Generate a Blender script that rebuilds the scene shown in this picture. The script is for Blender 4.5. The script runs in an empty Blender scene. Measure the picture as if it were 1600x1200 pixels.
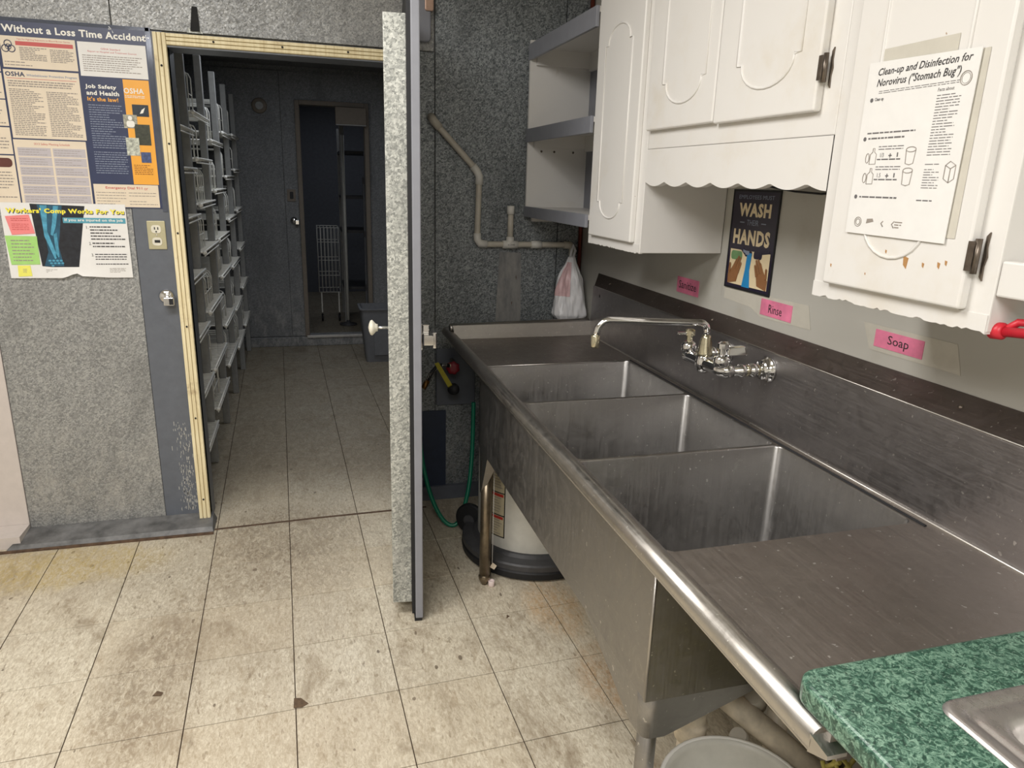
import bpy, bmesh, math, random
from mathutils import Vector, Matrix
random.seed(7)
R = math.radians
C = bpy.context.scene.collection
sc = bpy.context.scene

# ---------------------------------------------------------------- camera, world, lights, exposure
cam_d = bpy.data.cameras.new('camera'); cam = bpy.data.objects.new('camera', cam_d); C.objects.link(cam)
f_px, pitch, yaw, roll = 1116.646, 0.2747593, 0.2822249, 0.0297044
fw = Vector((math.sin(yaw)*math.cos(pitch), math.cos(yaw)*math.cos(pitch), -math.sin(pitch)))
rt = Vector((math.cos(yaw), -math.sin(yaw), 0)); up = rt.cross(fw)
r2 = rt*math.cos(roll)+up*math.sin(roll); u2 = -rt*math.sin(roll)+up*math.cos(roll)
M = Matrix((r2, u2, -fw)).transposed().to_4x4(); M.translation = Vector((0.1031228, -2.171043, 1.513599))
cam.matrix_world = M
cam_d.sensor_fit = 'HORIZONTAL'; cam_d.sensor_width = 36; cam_d.lens = f_px/1600*36
cam_d.clip_start = 0.02
sc.camera = cam
w = bpy.data.worlds.new('world'); sc.world = w; w.use_nodes = True
w.node_tree.nodes['Background'].inputs[0].default_value = (.55, .62, .75, 1)
w.node_tree.nodes['Background'].inputs[1].default_value = 0.05

def area(name, loc, rot, sx, sy, power, col):
    d = bpy.data.lights.new(name, 'AREA'); d.shape = 'RECTANGLE'; d.size = sx; d.size_y = sy; d.energy = power; d.color = col
    o = bpy.data.objects.new(name, d); o.location = loc; o.rotation_euler = rot; C.objects.link(o); return o
area('ceiling_light', (-0.75, -0.75, 2.56), (0, 0, R(0)), 1.6, .6, 36, (1, .972, .942))
area('ceiling_light', (-0.4, -3.0, 2.56), (0, 0, R(0)), 1.6, .8, 52, (1, .972, .942))
area('cooler_fill', (.35, 2.7, 2.37), (0, 0, 0), 1.2, .9, 8.5, (.88, .93, 1))  # unseen lamp added to brighten the cooler interior
area('storeroom_fill', (.6, 6.4, 2.46), (0, 0, 0), .8, .8, 3.2, (.84, .9, 1))  # added fill for the back room, no fixture modelled
sc.view_settings.view_transform = 'Standard'; sc.view_settings.look = 'None'
sc.view_settings.gamma = 1; sc.view_settings.use_curve_mapping = False
sc.view_settings.exposure = 0.62

# ---------------------------------------------------------------- materials
def srgb(*c):
    return tuple((v/255/12.92 if v/255 <= .04045 else ((v/255+.055)/1.055)**2.4) for v in c)+(1,)
class NT:
    def __init__(s, name):
        s.m = bpy.data.materials.new(name); s.m.use_nodes = True; s.t = s.m.node_tree; s.b = s.t.nodes['Principled BSDF']
    def n(s, typ, **kw):
        x = s.t.nodes.new(typ)
        for k, v in kw.items():
            if k.startswith('i_'):
                x.inputs[k[2:].replace('_', ' ')].default_value = v
            else: setattr(x, k, v)
        return x
    def l(s, a, b): s.t.links.new(a, b)
    def pos(s, scale=(1, 1, 1), rot=(0, 0, 0)):
        g = s.n('ShaderNodeNewGeometry'); mp = s.n('ShaderNodeMapping'); s.l(g.outputs['Position'], mp.inputs[0])
        mp.inputs['Scale'].default_value = scale; mp.inputs['Rotation'].default_value = rot; return mp.outputs[0]
    def noise(s, vec, scale, detail=4, rough=.6, dist=0):
        x = s.n('ShaderNodeTexNoise'); s.l(vec, x.inputs['Vector']); x.inputs['Scale'].default_value = scale
        x.inputs['Detail'].default_value = detail; x.inputs['Roughness'].default_value = rough; x.inputs['Distortion'].default_value = dist; return x.outputs[0]
    def ramp(s, fac, *st):
        x = s.n('ShaderNodeValToRGB'); e = x.color_ramp.elements
        while len(e) < len(st): e.new(.5)
        for a, (p, c) in zip(e, st): a.position = p; a.color = c if len(c) == 4 else tuple(c)+(1,)
        s.l(fac, x.inputs[0]); return x.outputs[0]
    def val(s, fac, a, b, c=0, d=1):
        x = s.n('ShaderNodeMapRange', interpolation_type='SMOOTHSTEP'); s.l(fac, x.inputs[0])
        for i, v in enumerate((a, b, c, d)): x.inputs[i+1].default_value = v
        return x.outputs[0]
    def math(s, op, a, b=None):
        x = s.n('ShaderNodeMath', operation=op)
        for i, v in enumerate((a, b)):
            if v is None: continue
            if isinstance(v, (int, float)): x.inputs[i].default_value = v
            else: s.l(v, x.inputs[i])
        return x.outputs[0]
    def mix(s, fac, a, b, mode='MIX'):
        x = s.n('ShaderNodeMix', data_type='RGBA', blend_type=mode)
        for i, v in ((0, fac), (6, a), (7, b)):
            if isinstance(v, (int, float)): x.inputs[i].default_value = v
            elif isinstance(v, tuple): x.inputs[i].default_value = v
            else: s.l(v, x.inputs[i])
        return x.outputs[2]
    def bump(s, h, strength, dist=.001):
        x = s.n('ShaderNodeBump'); x.inputs['Strength'].default_value = strength; x.inputs['Distance'].default_value = dist
        s.l(h, x.inputs['Height']); s.l(x.outputs[0], s.b.inputs['Normal'])
    def set(s, **kw):
        for k, v in kw.items():
            i = s.b.inputs[k.replace('_', ' ')]
            if isinstance(v, (int, float, tuple)): i.default_value = v
            else: s.l(v, i)
        return s.m
def plain(name, col, rough=.5, metal=0, var=.12, scale=30, bump=0, **kw):
    m = NT(name); p = m.pos(); nz = m.noise(p, scale, 4)
    c2 = tuple(v*(1-var) for v in col[:3])+(1,); c3 = tuple(min(1, v*(1+var*.6)) for v in col[:3])+(1,)
    m.set(Base_Color=m.ramp(nz, (.3, c2), (.7, c3)), Roughness=rough, Metallic=metal, **kw)
    if bump: m.bump(nz, bump)
    return m.m
def galv(name, lo, hi, rough=.48, metal=.55, scale=95):
    m = NT(name); p = m.pos(); wob = m.noise(p, 60, 2)
    d = m.n('ShaderNodeVectorMath', operation='MULTIPLY_ADD'); m.l(p, d.inputs[0])
    d.inputs[1].default_value = (1, 1, 1)
    cv = m.n('ShaderNodeCombineXYZ'); k = m.math('MULTIPLY', wob, .03)
    for i in range(3): m.l(k, cv.inputs[i])
    m.l(cv.outputs[0], d.inputs[2])
    v = m.n('ShaderNodeTexVoronoi', feature='F1'); m.l(d.outputs[0], v.inputs['Vector']); v.inputs['Scale'].default_value = scale; v.inputs['Randomness'].default_value = 1
    s = m.n('ShaderNodeSeparateColor'); m.l(v.outputs['Color'], s.inputs[0])
    nz = m.noise(p, 170, 3, .7)
    f = m.math('ADD', m.math('MULTIPLY', s.outputs[0], .55), m.math('MULTIPLY', nz, .6))
    c = m.ramp(f, (.28, lo), (.62, tuple((a+b)/2 for a, b in zip(lo, hi))), (.9, hi))
    big = m.noise(m.pos((1, 1, .35)), 4.5, 5, .65)
    c = m.mix(m.val(big, .45, .75, 0, .45), c, tuple(v*.6 for v in lo[:3])+(1,))
    # white oxide bloom low on the sheet
    z = m.n('ShaderNodeSeparateXYZ'); m.l(m.pos(), z.inputs[0])
    ox = m.math('MULTIPLY', m.val(z.outputs[2], .75, .02, 0, 1), m.val(m.noise(m.pos((1, 1, .5)), 14, 6, .8), .42, .75, 0, .5))
    c = m.mix(ox, c, (.62, .6, .56, 1))
    m.set(Base_Color=c, Metallic=metal, Roughness=m.val(s.outputs[1], 0, 1, rough-.1, rough+.14))
    m.bump(f, .25, .0006); return m.m
def steel(name, col, rough, axis, metal=1, stain=.25):
    m = NT(name); sc_ = {'x': (3, 160, 160), 'y': (160, 3, 160), 'z': (160, 160, 3)}[axis]
    br = m.noise(m.pos(sc_), 1.6, 3, .7); big = m.noise(m.pos(), 5, 5, .6); sp = m.noise(m.pos(), 90, 2, .5)
    c = m.ramp(m.math('ADD', m.math('MULTIPLY', br, .45), m.math('MULTIPLY', big, .6)), (.2, tuple(v*(1-stain) for v in col[:3])+(1,)), (.85, col))
    c = m.mix(m.val(sp, .70, .74, 0, .6), c, (.85, .83, .8, 1))
    sm = m.noise(m.pos((1, 1, 1), (0, 0, .4)), 14, 7, .75, 1.5); c = m.mix(m.val(sm, .5, .7, 0, .32), c, tuple(v*.66 for v in col[:3])+(1,)); c = m.mix(m.val(sm, .42, .28, 0, .5), c, tuple(min(1, v*1.35) for v in col[:3])+(1,))
    wt = m.noise(m.pos(), 38, 3, .5); c = m.mix(m.val(wt, .735, .765, 0, .5), c, (.8, .79, .76, 1))
    m.set(Base_Color=c, Metallic=metal, Roughness=m.val(m.math('ADD', m.math('MULTIPLY', br, .4), m.math('MULTIPLY', sm, .6)), .3, .7, rough-.1, rough+.12))
    sc2 = m.noise(m.pos({'x': (9, 60, 60), 'y': (60, 9, 60), 'z': (60, 60, 9)}[axis], (0, 0, R(14))), 2.2, 4, .75)
    m.bump(m.math('ADD', br, m.math('MULTIPLY', sc2, 1.3)), .16, .0005); return m.m
M_ = {}
M_['galv'] = galv('galvanized_sheet', (.20, .205, .205, 1), (.47, .475, .465, 1), .5, .4, 170)
M_['galv_far'] = galv('galvanized_sheet_shaded', (.085, .098, .106, 1), (.42, .45, .46, 1), .5, .35, 175)  # same sheet right of the door, weaker light put into a darker colour
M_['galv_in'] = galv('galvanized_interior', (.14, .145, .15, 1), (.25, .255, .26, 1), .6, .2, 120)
M_['galv_door'] = galv('galvanized_door_edge', (.22, .23, .215, 1), (.66, .67, .62, 1), .5, .25, 150)
M_['grey'] = plain('grey_paint', srgb(98, 103, 112), .38, 0, .1, 20)
M_['greyl'] = plain('light_grey_paint', srgb(138, 140, 148), .4, 0, .06, 20)
M_['curb'] = plain('worn_grey_curb', srgb(108, 108, 108), .5, 0, .55, 14)
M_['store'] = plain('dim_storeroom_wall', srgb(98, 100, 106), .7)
M_['black'] = plain('black_rubber', srgb(26, 27, 30), .6)
M_['dark'] = plain('dark_gap', srgb(30, 30, 32), .8)
M_['brown'] = plain('grimy_wood_edge', srgb(92, 72, 56), .8, 0, .5, 40)
def wood():
    m = NT('cream_painted_wood')
    g = m.noise(m.pos((1, 1, .06)), 70, 5, .7, .3); st = m.noise(m.pos(), 7, 5, .7)
    c = m.ramp(g, (.25, srgb(205, 186, 140)), (.6, srgb(240, 228, 190)))
    c = m.mix(m.val(st, .56, .72, 0, .55), c, srgb(150, 118, 78))
    m.set(Base_Color=c, Roughness=.55); m.bump(g, .3); return m.m
M_['wood'] = wood()
M_['tanwood'] = plain('tan_trim', srgb(120, 110, 98), .6)
def white_paint(name, col, warm, edge=True):
    m = NT(name); a = m.noise(m.pos(), 3.2, 6, .65); b = m.noise(m.pos((1, 1, .4)), 26, 4, .6); s = m.noise(m.pos(), 55, 2, .5)
    c = m.mix(m.val(a, .52, .74, 0, .55), col, warm)
    c = m.mix(m.val(b, .68, .8, 0, .3), c, tuple(v*.8 for v in warm[:3])+(1,))
    c = m.mix(m.val(s, .80, .83, 0, .75), c, srgb(150, 112, 70))
    m.set(Base_Color=c, Roughness=.36); m.bump(b, .08); return m.m
M_['cab'] = white_paint('white_gloss_paint', srgb(226, 224, 220), srgb(214, 206, 190))
M_['wallw'] = white_paint('white_wall_paint', srgb(190, 188, 180), srgb(170, 164, 148))
M_['wallplain'] = plain('offwhite_wall', srgb(205, 196, 190), .55, 0, .05)
M_['ceil'] = plain('ceiling_paint', srgb(205, 203, 198), .8)
M_['room'] = plain('room_wall_paint', srgb(196, 193, 186), .7)
M_['steel'] = steel('brushed_steel_long', srgb(172, 168, 168), .42, 'y')
M_['steelx'] = steel('brushed_steel_cross', srgb(184, 180, 174), .42, 'x')
M_['steelz'] = steel('brushed_steel_upright', srgb(166, 164, 162), .38, 'z')
M_['deck'] = steel('worn_drainboard_steel', srgb(160, 152, 145), .44, 'y', .9, .35)
M_['rim'] = steel('scuffed_rolled_rim', srgb(186, 182, 176), .36, 'y', 1, .2)
M_['rust_ledge'] = steel('dark_ledge_steel', srgb(140, 130, 126), .42, 'y', 1, .35)
M_['chrome'] = plain('chrome', (.8, .8, .8, 1), .08, 1, .02)
M_['lime'] = plain('limescaled_chrome', srgb(205, 198, 172), .2, .92, .25, 60)
M_['brass'] = plain('tarnished_steel_tube', srgb(142, 130, 112), .32, .9, .3, 30)
M_['pvc'] = plain('aged_pvc', srgb(196, 190, 176), .4, 0, .08, 25)
M_['pvcw'] = plain('white_pvc_fitting', srgb(222, 220, 212), .35, 0, .05)
M_['pvcd'] = plain('grimy_pvc', srgb(226, 214, 192), .45, 0, .35, 14, .1)
M_['mould'] = plain('mouldy_foam', srgb(150, 112, 58), .9, 0, .85, 34, 1)
M_['copper'] = plain('copper_pipe', srgb(120, 62, 50), .4, .5)
M_['paper'] = plain('paper', srgb(232, 231, 228), .5, 0, .03)
M_['cream'] = plain('cream_print', srgb(228, 214, 192), .4, 0, .03)
M_['lilac'] = plain('lilac_print', srgb(190, 184, 188), .4, 0, .03)
M_['navy'] = plain('navy_print', srgb(54, 62, 92), .3, 0, .05)
M_['orange'] = plain('orange_print', srgb(242, 172, 60), .35, 0, .03)
M_['red'] = plain('red_print', srgb(196, 84, 80), .4, 0, .03)
M_['ink'] = plain('ink', srgb(54, 52, 54), .5, 0, .03)
M_['inkl'] = plain('faded_ink', srgb(150, 142, 134), .5, 0, .03)
M_['inkw'] = plain('white_print', srgb(240, 238, 230), .4, 0, .03)
M_['bluel'] = plain('light_print_on_navy', srgb(140, 150, 170), .4, 0, .03)
M_['pink'] = plain('pink_note', srgb(238, 138, 138), .6, 0, .04)
M_['green'] = plain('green_note', srgb(168, 216, 124), .6, 0, .08)
M_['yellow'] = plain('yellow_note', srgb(238, 234, 110), .6, 0, .06)
M_['ytitle'] = plain('yellow_title', srgb(250, 236, 70), .4, 0, .03)
M_['sub'] = plain('blue_band', srgb(90, 160, 180), .4, 0, .03)
M_['tape'] = plain('clear_tape', srgb(204, 200, 188), .2, 0, .06)
M_['pinkl'] = plain('pink_label', srgb(238, 134, 168), .5, 0, .22, 16)
M_['signk'] = plain('sign_dark', srgb(44, 38, 56), .35, 0, .1)
M_['signc'] = plain('sign_cream', srgb(236, 218, 180), .4, 0, .04)
M_['skin'] = plain('print_brown', srgb(150, 106, 70), .4, 0, .12)
M_['water'] = plain('print_blue', srgb(44, 140, 200), .4, 0, .1)
M_['pgreen'] = plain('print_green', srgb(120, 160, 110), .4, 0, .2)
M_['outlet'] = plain('outlet_plate', srgb(196, 190, 158), .35, .5, .1)
M_['outw'] = plain('outlet_face', srgb(226, 222, 206), .4)
M_['hinge'] = plain('tarnished_hinge', srgb(120, 110, 100), .35, .8, .3, 60)
M_['bag'] = plain('plastic_bag', srgb(238, 238, 240), .3, 0, .05, 30, 0)
M_['bagp'] = plain('bag_pink_print', srgb(226, 190, 192), .35, 0, .1, 40)
M_['tank'] = plain('white_tank', srgb(214, 213, 205), .35, 0, .08, 20)
M_['darkgrey'] = plain('dark_grey_plastic', srgb(66, 66, 68), .5, 0, .2)
M_['bin'] = plain('grey_bin', srgb(104, 106, 110), .55, 0, .1)
M_['hose'] = plain('green_hose', srgb(20, 120, 92), .35, 0, .15)
M_['redp'] = plain('red_plastic', srgb(206, 40, 56), .4)
M_['redv'] = plain('dark_red_valve', srgb(130, 24, 38), .45)
M_['ystrap'] = plain('yellow_strap', srgb(170, 160, 40), .6)
M_['can'] = plain('white_can', srgb(212, 210, 200), .4, 0, .06)
M_['rack'] = plain('rack_post', srgb(150, 150, 148), .5, .1, .12)
M_['wire'] = plain('white_wire', srgb(232, 230, 222), .45, 0, .1)
M_['shelf'] = plain('shelf_wire', srgb(236, 234, 226), .45, .1, .15)
M_['crate'] = plain('yellow_crate', srgb(150, 140, 66), .5, 0, .1)
def floor_mat():
    m = NT('vinyl_tile')
    p = m.pos((1, 1, 1)); st = m.pos((1, .38, 1), (0, 0, R(24)))
    fine = m.noise(st, 120, 6, .8, .8); mott = m.noise(st, 26, 6, .8, .5); flk = m.noise(st, 48, 2, .4); big = m.noise(p, 2.1, 6, .62); scuff = m.noise(m.pos((1, .5, 1), (0, 0, R(-18))), 7, 8, .75, .8)
    c = m.ramp(fine, (.34, srgb(168, 156, 134)), (.5, srgb(204, 195, 175)), (.62, srgb(224, 217, 198)))
    c = m.mix(m.val(flk, .69, .74, 0, .6), c, srgb(140, 128, 106))
    spk = m.noise(m.pos((1, .45, 1), (0, 0, R(30))), 33, 1, .3); c = m.mix(m.val(spk, .765, .785, 0, .8), c, srgb(74, 60, 50))
    c = m.mix(m.val(mott, .5, .68, 0, .55), c, srgb(160, 144, 120))
    c = m.mix(m.val(m.noise(m.pos((1, .3, 1), (0, 0, R(40))), 60, 2, .5), .66, .70, 0, .5), c, srgb(112, 96, 78))
    oi = m.n('ShaderNodeObjectInfo'); c = m.mix(m.val(oi.outputs['Random'], 0, 1, 0, .22), c, srgb(200, 182, 152))
    # traffic grime: everywhere in noise patches, heavy along the walked path; cooler floor mixes grime and painted dimness
    s = m.n('ShaderNodeSeparateXYZ'); m.l(p, s.inputs[0]); X, Y = s.outputs[0], s.outputs[1]
    c = m.mix(m.math('MULTIPLY', m.val(scuff, .46, .68, 0, 1), m.val(big, .35, .62, .15, .75)), c, srgb(136, 120, 98))
    fine2 = m.noise(m.pos((1, .5, 1), (0, 0, R(-20))), 45, 7, .85, 1.2)
    def blob(cx, cy, rx, ry):
        a = m.math('DIVIDE', m.math('SUBTRACT', X, cx), rx); b = m.math('DIVIDE', m.math('SUBTRACT', Y, cy), ry)
        d = m.math('ADD', m.math('POWER', a, 2), m.math('POWER', b, 2)); return m.val(m.math('ADD', d, m.math('MULTIPLY', m.math('SUBTRACT', scuff, .5), 2.4)), 1.2, .1, 0, 1)
    for cx, cy, rx, ry, k, col in ((-.42, -.05, .18, .45, .5, (120, 104, 84)), (-.1, .25, .35, .5, .3, (130, 112, 90)), (-.05, .85, .45, .3, .45, (112, 98, 80)), (-1.0, .72, .55, .2, .5, (180, 156, 84)), (.93, .03, .13, .22, .36, (190, 142, 78)), (.97, -.4, .12, .2, .36, (180, 132, 76)), (-.2, -.4, .6, .25, .2, (150, 130, 104)), (-.15, .55, .6, .25, .3, (120, 106, 86))):
        c = m.mix(m.math('MULTIPLY', m.math('MULTIPLY', blob(cx, cy, rx, ry), k*1.5), m.val(fine2, .38, .62, .15, 1)), c, srgb(*col))
    ins = m.val(Y, .75, 1.7, 0, 1)  # cooler floor: real grime, deepened to stand for the falling light
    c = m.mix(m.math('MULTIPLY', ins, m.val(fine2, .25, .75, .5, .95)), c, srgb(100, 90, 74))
    # sharp scratches
    sr = m.noise(m.pos((1, .05, 1), (0, 0, R(52))), 30, 2, .5); c = m.mix(m.math('MULTIPLY', m.val(sr, .72, .75, 0, .5), m.val(big, .5, .6)), c, srgb(90, 76, 62))
    m.set(Base_Color=c, Roughness=m.val(scuff, .3, .7, .34, .55)); m.bump(fine, .12, .0006); return m.m
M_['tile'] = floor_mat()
def laminate():
    m = NT('green_marble_laminate'); p = m.pos(); wv = m.noise(p, 55, 4, .7, 2.2); q = m.noise(p, 120, 3, .7, 1.5); b = m.noise(p, 18, 4, .6)
    c = m.ramp(wv, (.36, srgb(30, 58, 48)), (.5, srgb(56, 92, 76)), (.58, srgb(112, 146, 126)), (.68, srgb(46, 80, 66)))
    c = m.mix(m.val(q, .52, .66, 0, .6), c, srgb(150, 182, 160)); c = m.mix(m.val(b, .5, .7, 0, .4), c, srgb(32, 68, 58))
    m.set(Base_Color=c, Roughness=.28); return m.m
M_['lam'] = laminate()
def xray():
    m = NT('xray_print'); nz = m.noise(m.pos(), 60, 3); m.set(Base_Color=m.ramp(nz, (.3, srgb(30, 32, 38)), (.8, srgb(46, 50, 58))), Roughness=.35); return m.m
M_['xray'] = xray()
M_['bone'] = plain('bone_print', srgb(84, 160, 190), .35, 0, .35, 45)
M_['bone2'] = plain('bone_halo', srgb(44, 88, 112), .35, 0, .3, 30)

# ---------------------------------------------------------------- mesh helpers
class MB:
    def __init__(s): s.v = []; s.f = []; s.sm = []
    def add(s, vs, fs, smooth=False):
        b = len(s.v); s.v += [Vector(v) for v in vs]; s.f += [tuple(i+b for i in f) for f in fs]; s.sm += [smooth]*len(fs); return s
    def box(s, x0, y0, z0, x1, y1, z1):
        return s.hexa([(x0, y0, z0), (x1, y0, z0), (x1, y1, z0), (x0, y1, z0)], [(x0, y0, z1), (x1, y0, z1), (x1, y1, z1), (x0, y1, z1)])
    def hexa(s, a, b):
        n = len(a); fs = [tuple(range(n-1, -1, -1)), tuple(range(n, 2*n))]+[(i, (i+1) % n, n+(i+1) % n, n+i) for i in range(n)]
        return s.add(list(a)+list(b), fs)
    def prism(s, F, poly, h0, h1):                       # 2-D outline in a plane frame, given thickness
        return s.hexa([F(a, b, h0) for a, b in poly], [F(a, b, h1) for a, b in poly])
    def tube(s, pts, r, n=12, caps=True, smooth=True, closed=False):
        pts = [Vector(p) for p in pts]; rs = r if isinstance(r, (list, tuple)) else [r]*len(pts)
        rings = []; nrm = None; L = len(pts)
        for i, p in enumerate(pts):
            if closed: t = (pts[(i+1) % L]-pts[i-1]).normalized()
            else: t = ((pts[min(i+1, L-1)]-pts[max(i-1, 0)])).normalized()
            if nrm is None:
                nrm = t.orthogonal().normalized()
            nrm = (nrm-t*nrm.dot(t)).normalized(); bi = t.cross(nrm)
            k = 1.0
            if 0 < i < L-1 or closed:
                a = (pts[i]-pts[i-1]).normalized(); c = max(.4, math.sqrt(max(0, (1+a.dot((pts[(i+1) % L]-pts[i]).normalized()))/2))); k = 1
            rings.append([p+(nrm*math.cos(q)+bi*math.sin(q))*rs[i]*k for q in [2*math.pi*j/n for j in range(n)]])
        vs = [v for rg in rings for v in rg]; fs = []
        for i in range(L-1 if not closed else L):
            a = i*n; b = ((i+1) % L)*n
            fs += [(a+j, a+(j+1) % n, b+(j+1) % n, b+j) for j in range(n)]
        s.add(vs, fs, smooth)
        if caps and not closed:
            s.add(rings[0], [tuple(range(n))]); s.add(rings[-1], [tuple(range(n-1, -1, -1))])
        return s
    def lathe(s, prof, c=(0, 0, 0), axis=(0, 0, 1), n=32, smooth=True, wob=None):
        c = Vector(c); ax = Vector(axis).normalized(); e1 = ax.orthogonal().normalized(); e2 = ax.cross(e1)
        vs = []
        for i, (r, h) in enumerate(prof):
            for j in range(n):
                q = 2*math.pi*j/n; rr = r*(wob(q, h) if wob else 1); vs.append(c+ax*h+(e1*math.cos(q)+e2*math.sin(q))*rr)
        fs = [(i*n+j, i*n+(j+1) % n, (i+1)*n+(j+1) % n, (i+1)*n+j) for i in range(len(prof)-1) for j in range(n)]
        s.add(vs, fs, smooth)
        for k, i in ((0, 0), (1, len(prof)-1)):
            if prof[i][0] > 1e-5: s.add(vs[i*n:(i+1)*n], [tuple(range(n))])
        return s
    def text(s, F, body, a0, b0, a1, b1, h=.0006, shear=0, bold=0):
        vs, fs = glyphs(body, bold)
        return s.add([F(a0+(x+shear*y)*(a1-a0), b0+y*(b1-b0), h) for x, y in vs], fs)
    def build(s, name, mat, parent=None, bevel=0, seg=2, weld=True, recalc=True):
        off = origin(parent)
        me = bpy.data.meshes.new(name); me.from_pydata([v-off for v in s.v], [], s.f); me.update()
        for p, sm in zip(me.polygons, s.sm): p.use_smooth = sm
        if weld or recalc:
            bm = bmesh.new(); bm.from_mesh(me)
            if weld: bmesh.ops.remove_doubles(bm, verts=bm.verts, dist=1e-6)
            if recalc: bmesh.ops.recalc_face_normals(bm, faces=bm.faces)
            bm.to_mesh(me); bm.free()
        me.materials.append(M_[mat] if isinstance(mat, str) else mat)
        o = bpy.data.objects.new(name, me); C.objects.link(o)
        if parent: o.parent = parent
        if name in ('fine_print', 'body_text', 'handwriting', 'label_print', 'paint_scratches', 'paint_chips', 'drawings', 'tape_glints'): o['kind'] = 'stuff'
        if bevel:
            b = o.modifiers.new('bevel', 'BEVEL'); b.width = bevel; b.segments = seg; b.limit_method = 'ANGLE'; b.angle_limit = R(40); b.harden_normals = False
        return o
def origin(o):
    v = Vector((0, 0, 0))
    while o is not None: v += o.location; o = o.parent
    return v
_g = {}
def glyphs(body, bold=0):
    key = (body, bold)
    if key in _g: return _g[key]
    cu = bpy.data.curves.new('t', 'FONT'); cu.body = body; cu.resolution_u = 2; cu.offset = bold; cu.space_character = 1+bold*2.2; cu.fill_mode = 'FRONT' if hasattr(cu, 'fill_mode') else cu.fill_mode
    ob = bpy.data.objects.new('t', cu); C.objects.link(ob); bpy.context.view_layer.update()
    me = bpy.data.meshes.new_from_object(ob.evaluated_get(bpy.context.evaluated_depsgraph_get()))
    vs = [(v.co.x, v.co.y) for v in me.vertices]; fs = [tuple(p.vertices) for p in me.polygons]
    bpy.data.objects.remove(ob); bpy.data.curves.remove(cu); bpy.data.meshes.remove(me)
    x0 = min(v[0] for v in vs); x1 = max(v[0] for v in vs); y0 = min(v[1] for v in vs); y1 = max(v[1] for v in vs)
    vs = [((x-x0)/(x1-x0), (y-y0)/(y1-y0)) for x, y in vs]; _g[key] = (vs, fs); return _g[key]
def thing(name, label, cat, loc=(0, 0, 0), group=None):
    o = bpy.data.objects.new(name, None); o.location = loc; o.empty_display_size = .05; C.objects.link(o); return tag(o, label, cat, group)
def tag(o, label, cat=None, group=None):
    o['label'] = label
    if cat: o['category'] = cat
    if group: o['group'] = group
    return o
def struct(o, label=None):
    o['kind'] = 'structure'
    if label: o['label'] = label
    return o
def sroot(name, label, loc=(0, 0, 0)):
    o = bpy.data.objects.new(name, None); o.location = loc; o.empty_display_size = .05; C.objects.link(o); return struct(o, label)
WA = lambda Y: (lambda a, b, h: Vector((a, Y-h, b)))          # on a wall facing -y
WB = lambda X: (lambda a, b, h: Vector((X-h, -a, b)))         # on a wall facing -x   (a = -y)
FLR = lambda Z: (lambda a, b, h: Vector((a, b, Z+h)))
def rrect(a0, b0, a1, b1, r, n=5):
    out = []
    for cx, cy, q in ((a1-r, b1-r, 0), (a0+r, b1-r, 90), (a0+r, b0+r, 180), (a1-r, b0+r, 270)):
        for k in range(n+1):
            t = R(q+90*k/n); out.append((cx+r*math.cos(t), cy+r*math.sin(t)))
    return out
def rect(a0, b0, a1, b1): return [(a0, b0), (a1, b0), (a1, b1), (a0, b1)]
def fine(mb, F, a0, b0, a1, b1, n, h=.0006, fill=.5, seed=1, indent=0):
    rd = random.Random(seed); step = (b1-b0)/n
    for i in range(n):
        b = b1-(i+.5)*step; e = a0+(a1-a0)*(rd.uniform(.55, 1) if rd.random() < .45 else rd.uniform(.93, 1)); s_ = a0+indent*rd.random()
        if rd.random() < .06: continue
        x = s_
        while x < e:
            wl = rd.uniform(.004, .016); x2 = min(e, x+wl); mb.prism(F, rect(x, b-step*fill/2, x2, b+step*fill/2), h-.0003, h); x = x2+.0022

def arc(c, r, a0, a1, n, F):
    return [F(c[0]+r*math.cos(R(a0+(a1-a0)*i/n)), c[1]+r*math.sin(R(a0+(a1-a0)*i/n))) for i in range(n+1)]

# ================================================================ FLOOR
T = .3048; th = R(1.8)
floor = MB().box(-3.0, -4.6, -.12, 3.0, 8.4, -.0045).build('floor', plain('tile_joint_grime', srgb(66, 52, 40), .9), None)
struct(floor, 'worn cream vinyl tile floor with dark joints and grime')
def tile_mesh():
    mb = MB(); g = .0015; mb.box(g, g, -.004, T-g, T-g, 0); return mb
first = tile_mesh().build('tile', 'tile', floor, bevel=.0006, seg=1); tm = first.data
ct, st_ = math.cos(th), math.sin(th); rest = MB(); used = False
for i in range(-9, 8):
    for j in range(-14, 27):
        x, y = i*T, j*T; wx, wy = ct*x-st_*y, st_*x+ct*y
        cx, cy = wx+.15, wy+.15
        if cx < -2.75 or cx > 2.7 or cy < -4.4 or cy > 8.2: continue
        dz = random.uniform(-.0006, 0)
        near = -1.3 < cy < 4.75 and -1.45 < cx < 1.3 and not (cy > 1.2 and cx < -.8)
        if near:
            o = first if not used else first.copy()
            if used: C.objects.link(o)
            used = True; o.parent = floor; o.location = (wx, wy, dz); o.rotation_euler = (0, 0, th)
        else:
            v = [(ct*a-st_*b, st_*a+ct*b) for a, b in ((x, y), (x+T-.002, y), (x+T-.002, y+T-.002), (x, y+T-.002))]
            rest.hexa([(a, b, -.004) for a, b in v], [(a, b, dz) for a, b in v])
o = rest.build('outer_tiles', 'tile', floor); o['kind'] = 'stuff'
chip = MB(); F0 = FLR(.0004)
chip.prism(F0, [(.003, -.302), (.028, -.304), (.046, -.292), (.024, -.262), (.004, -.258)], 0, .0005)
chip.prism(F0, [(-.405, -.15), (-.38, -.155), (-.375, -.14), (-.395, -.128)], 0, .0005)
chip.prism(F0, [(.735, -.01), (.75, .0), (.742, .012)], 0, .0005)
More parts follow.
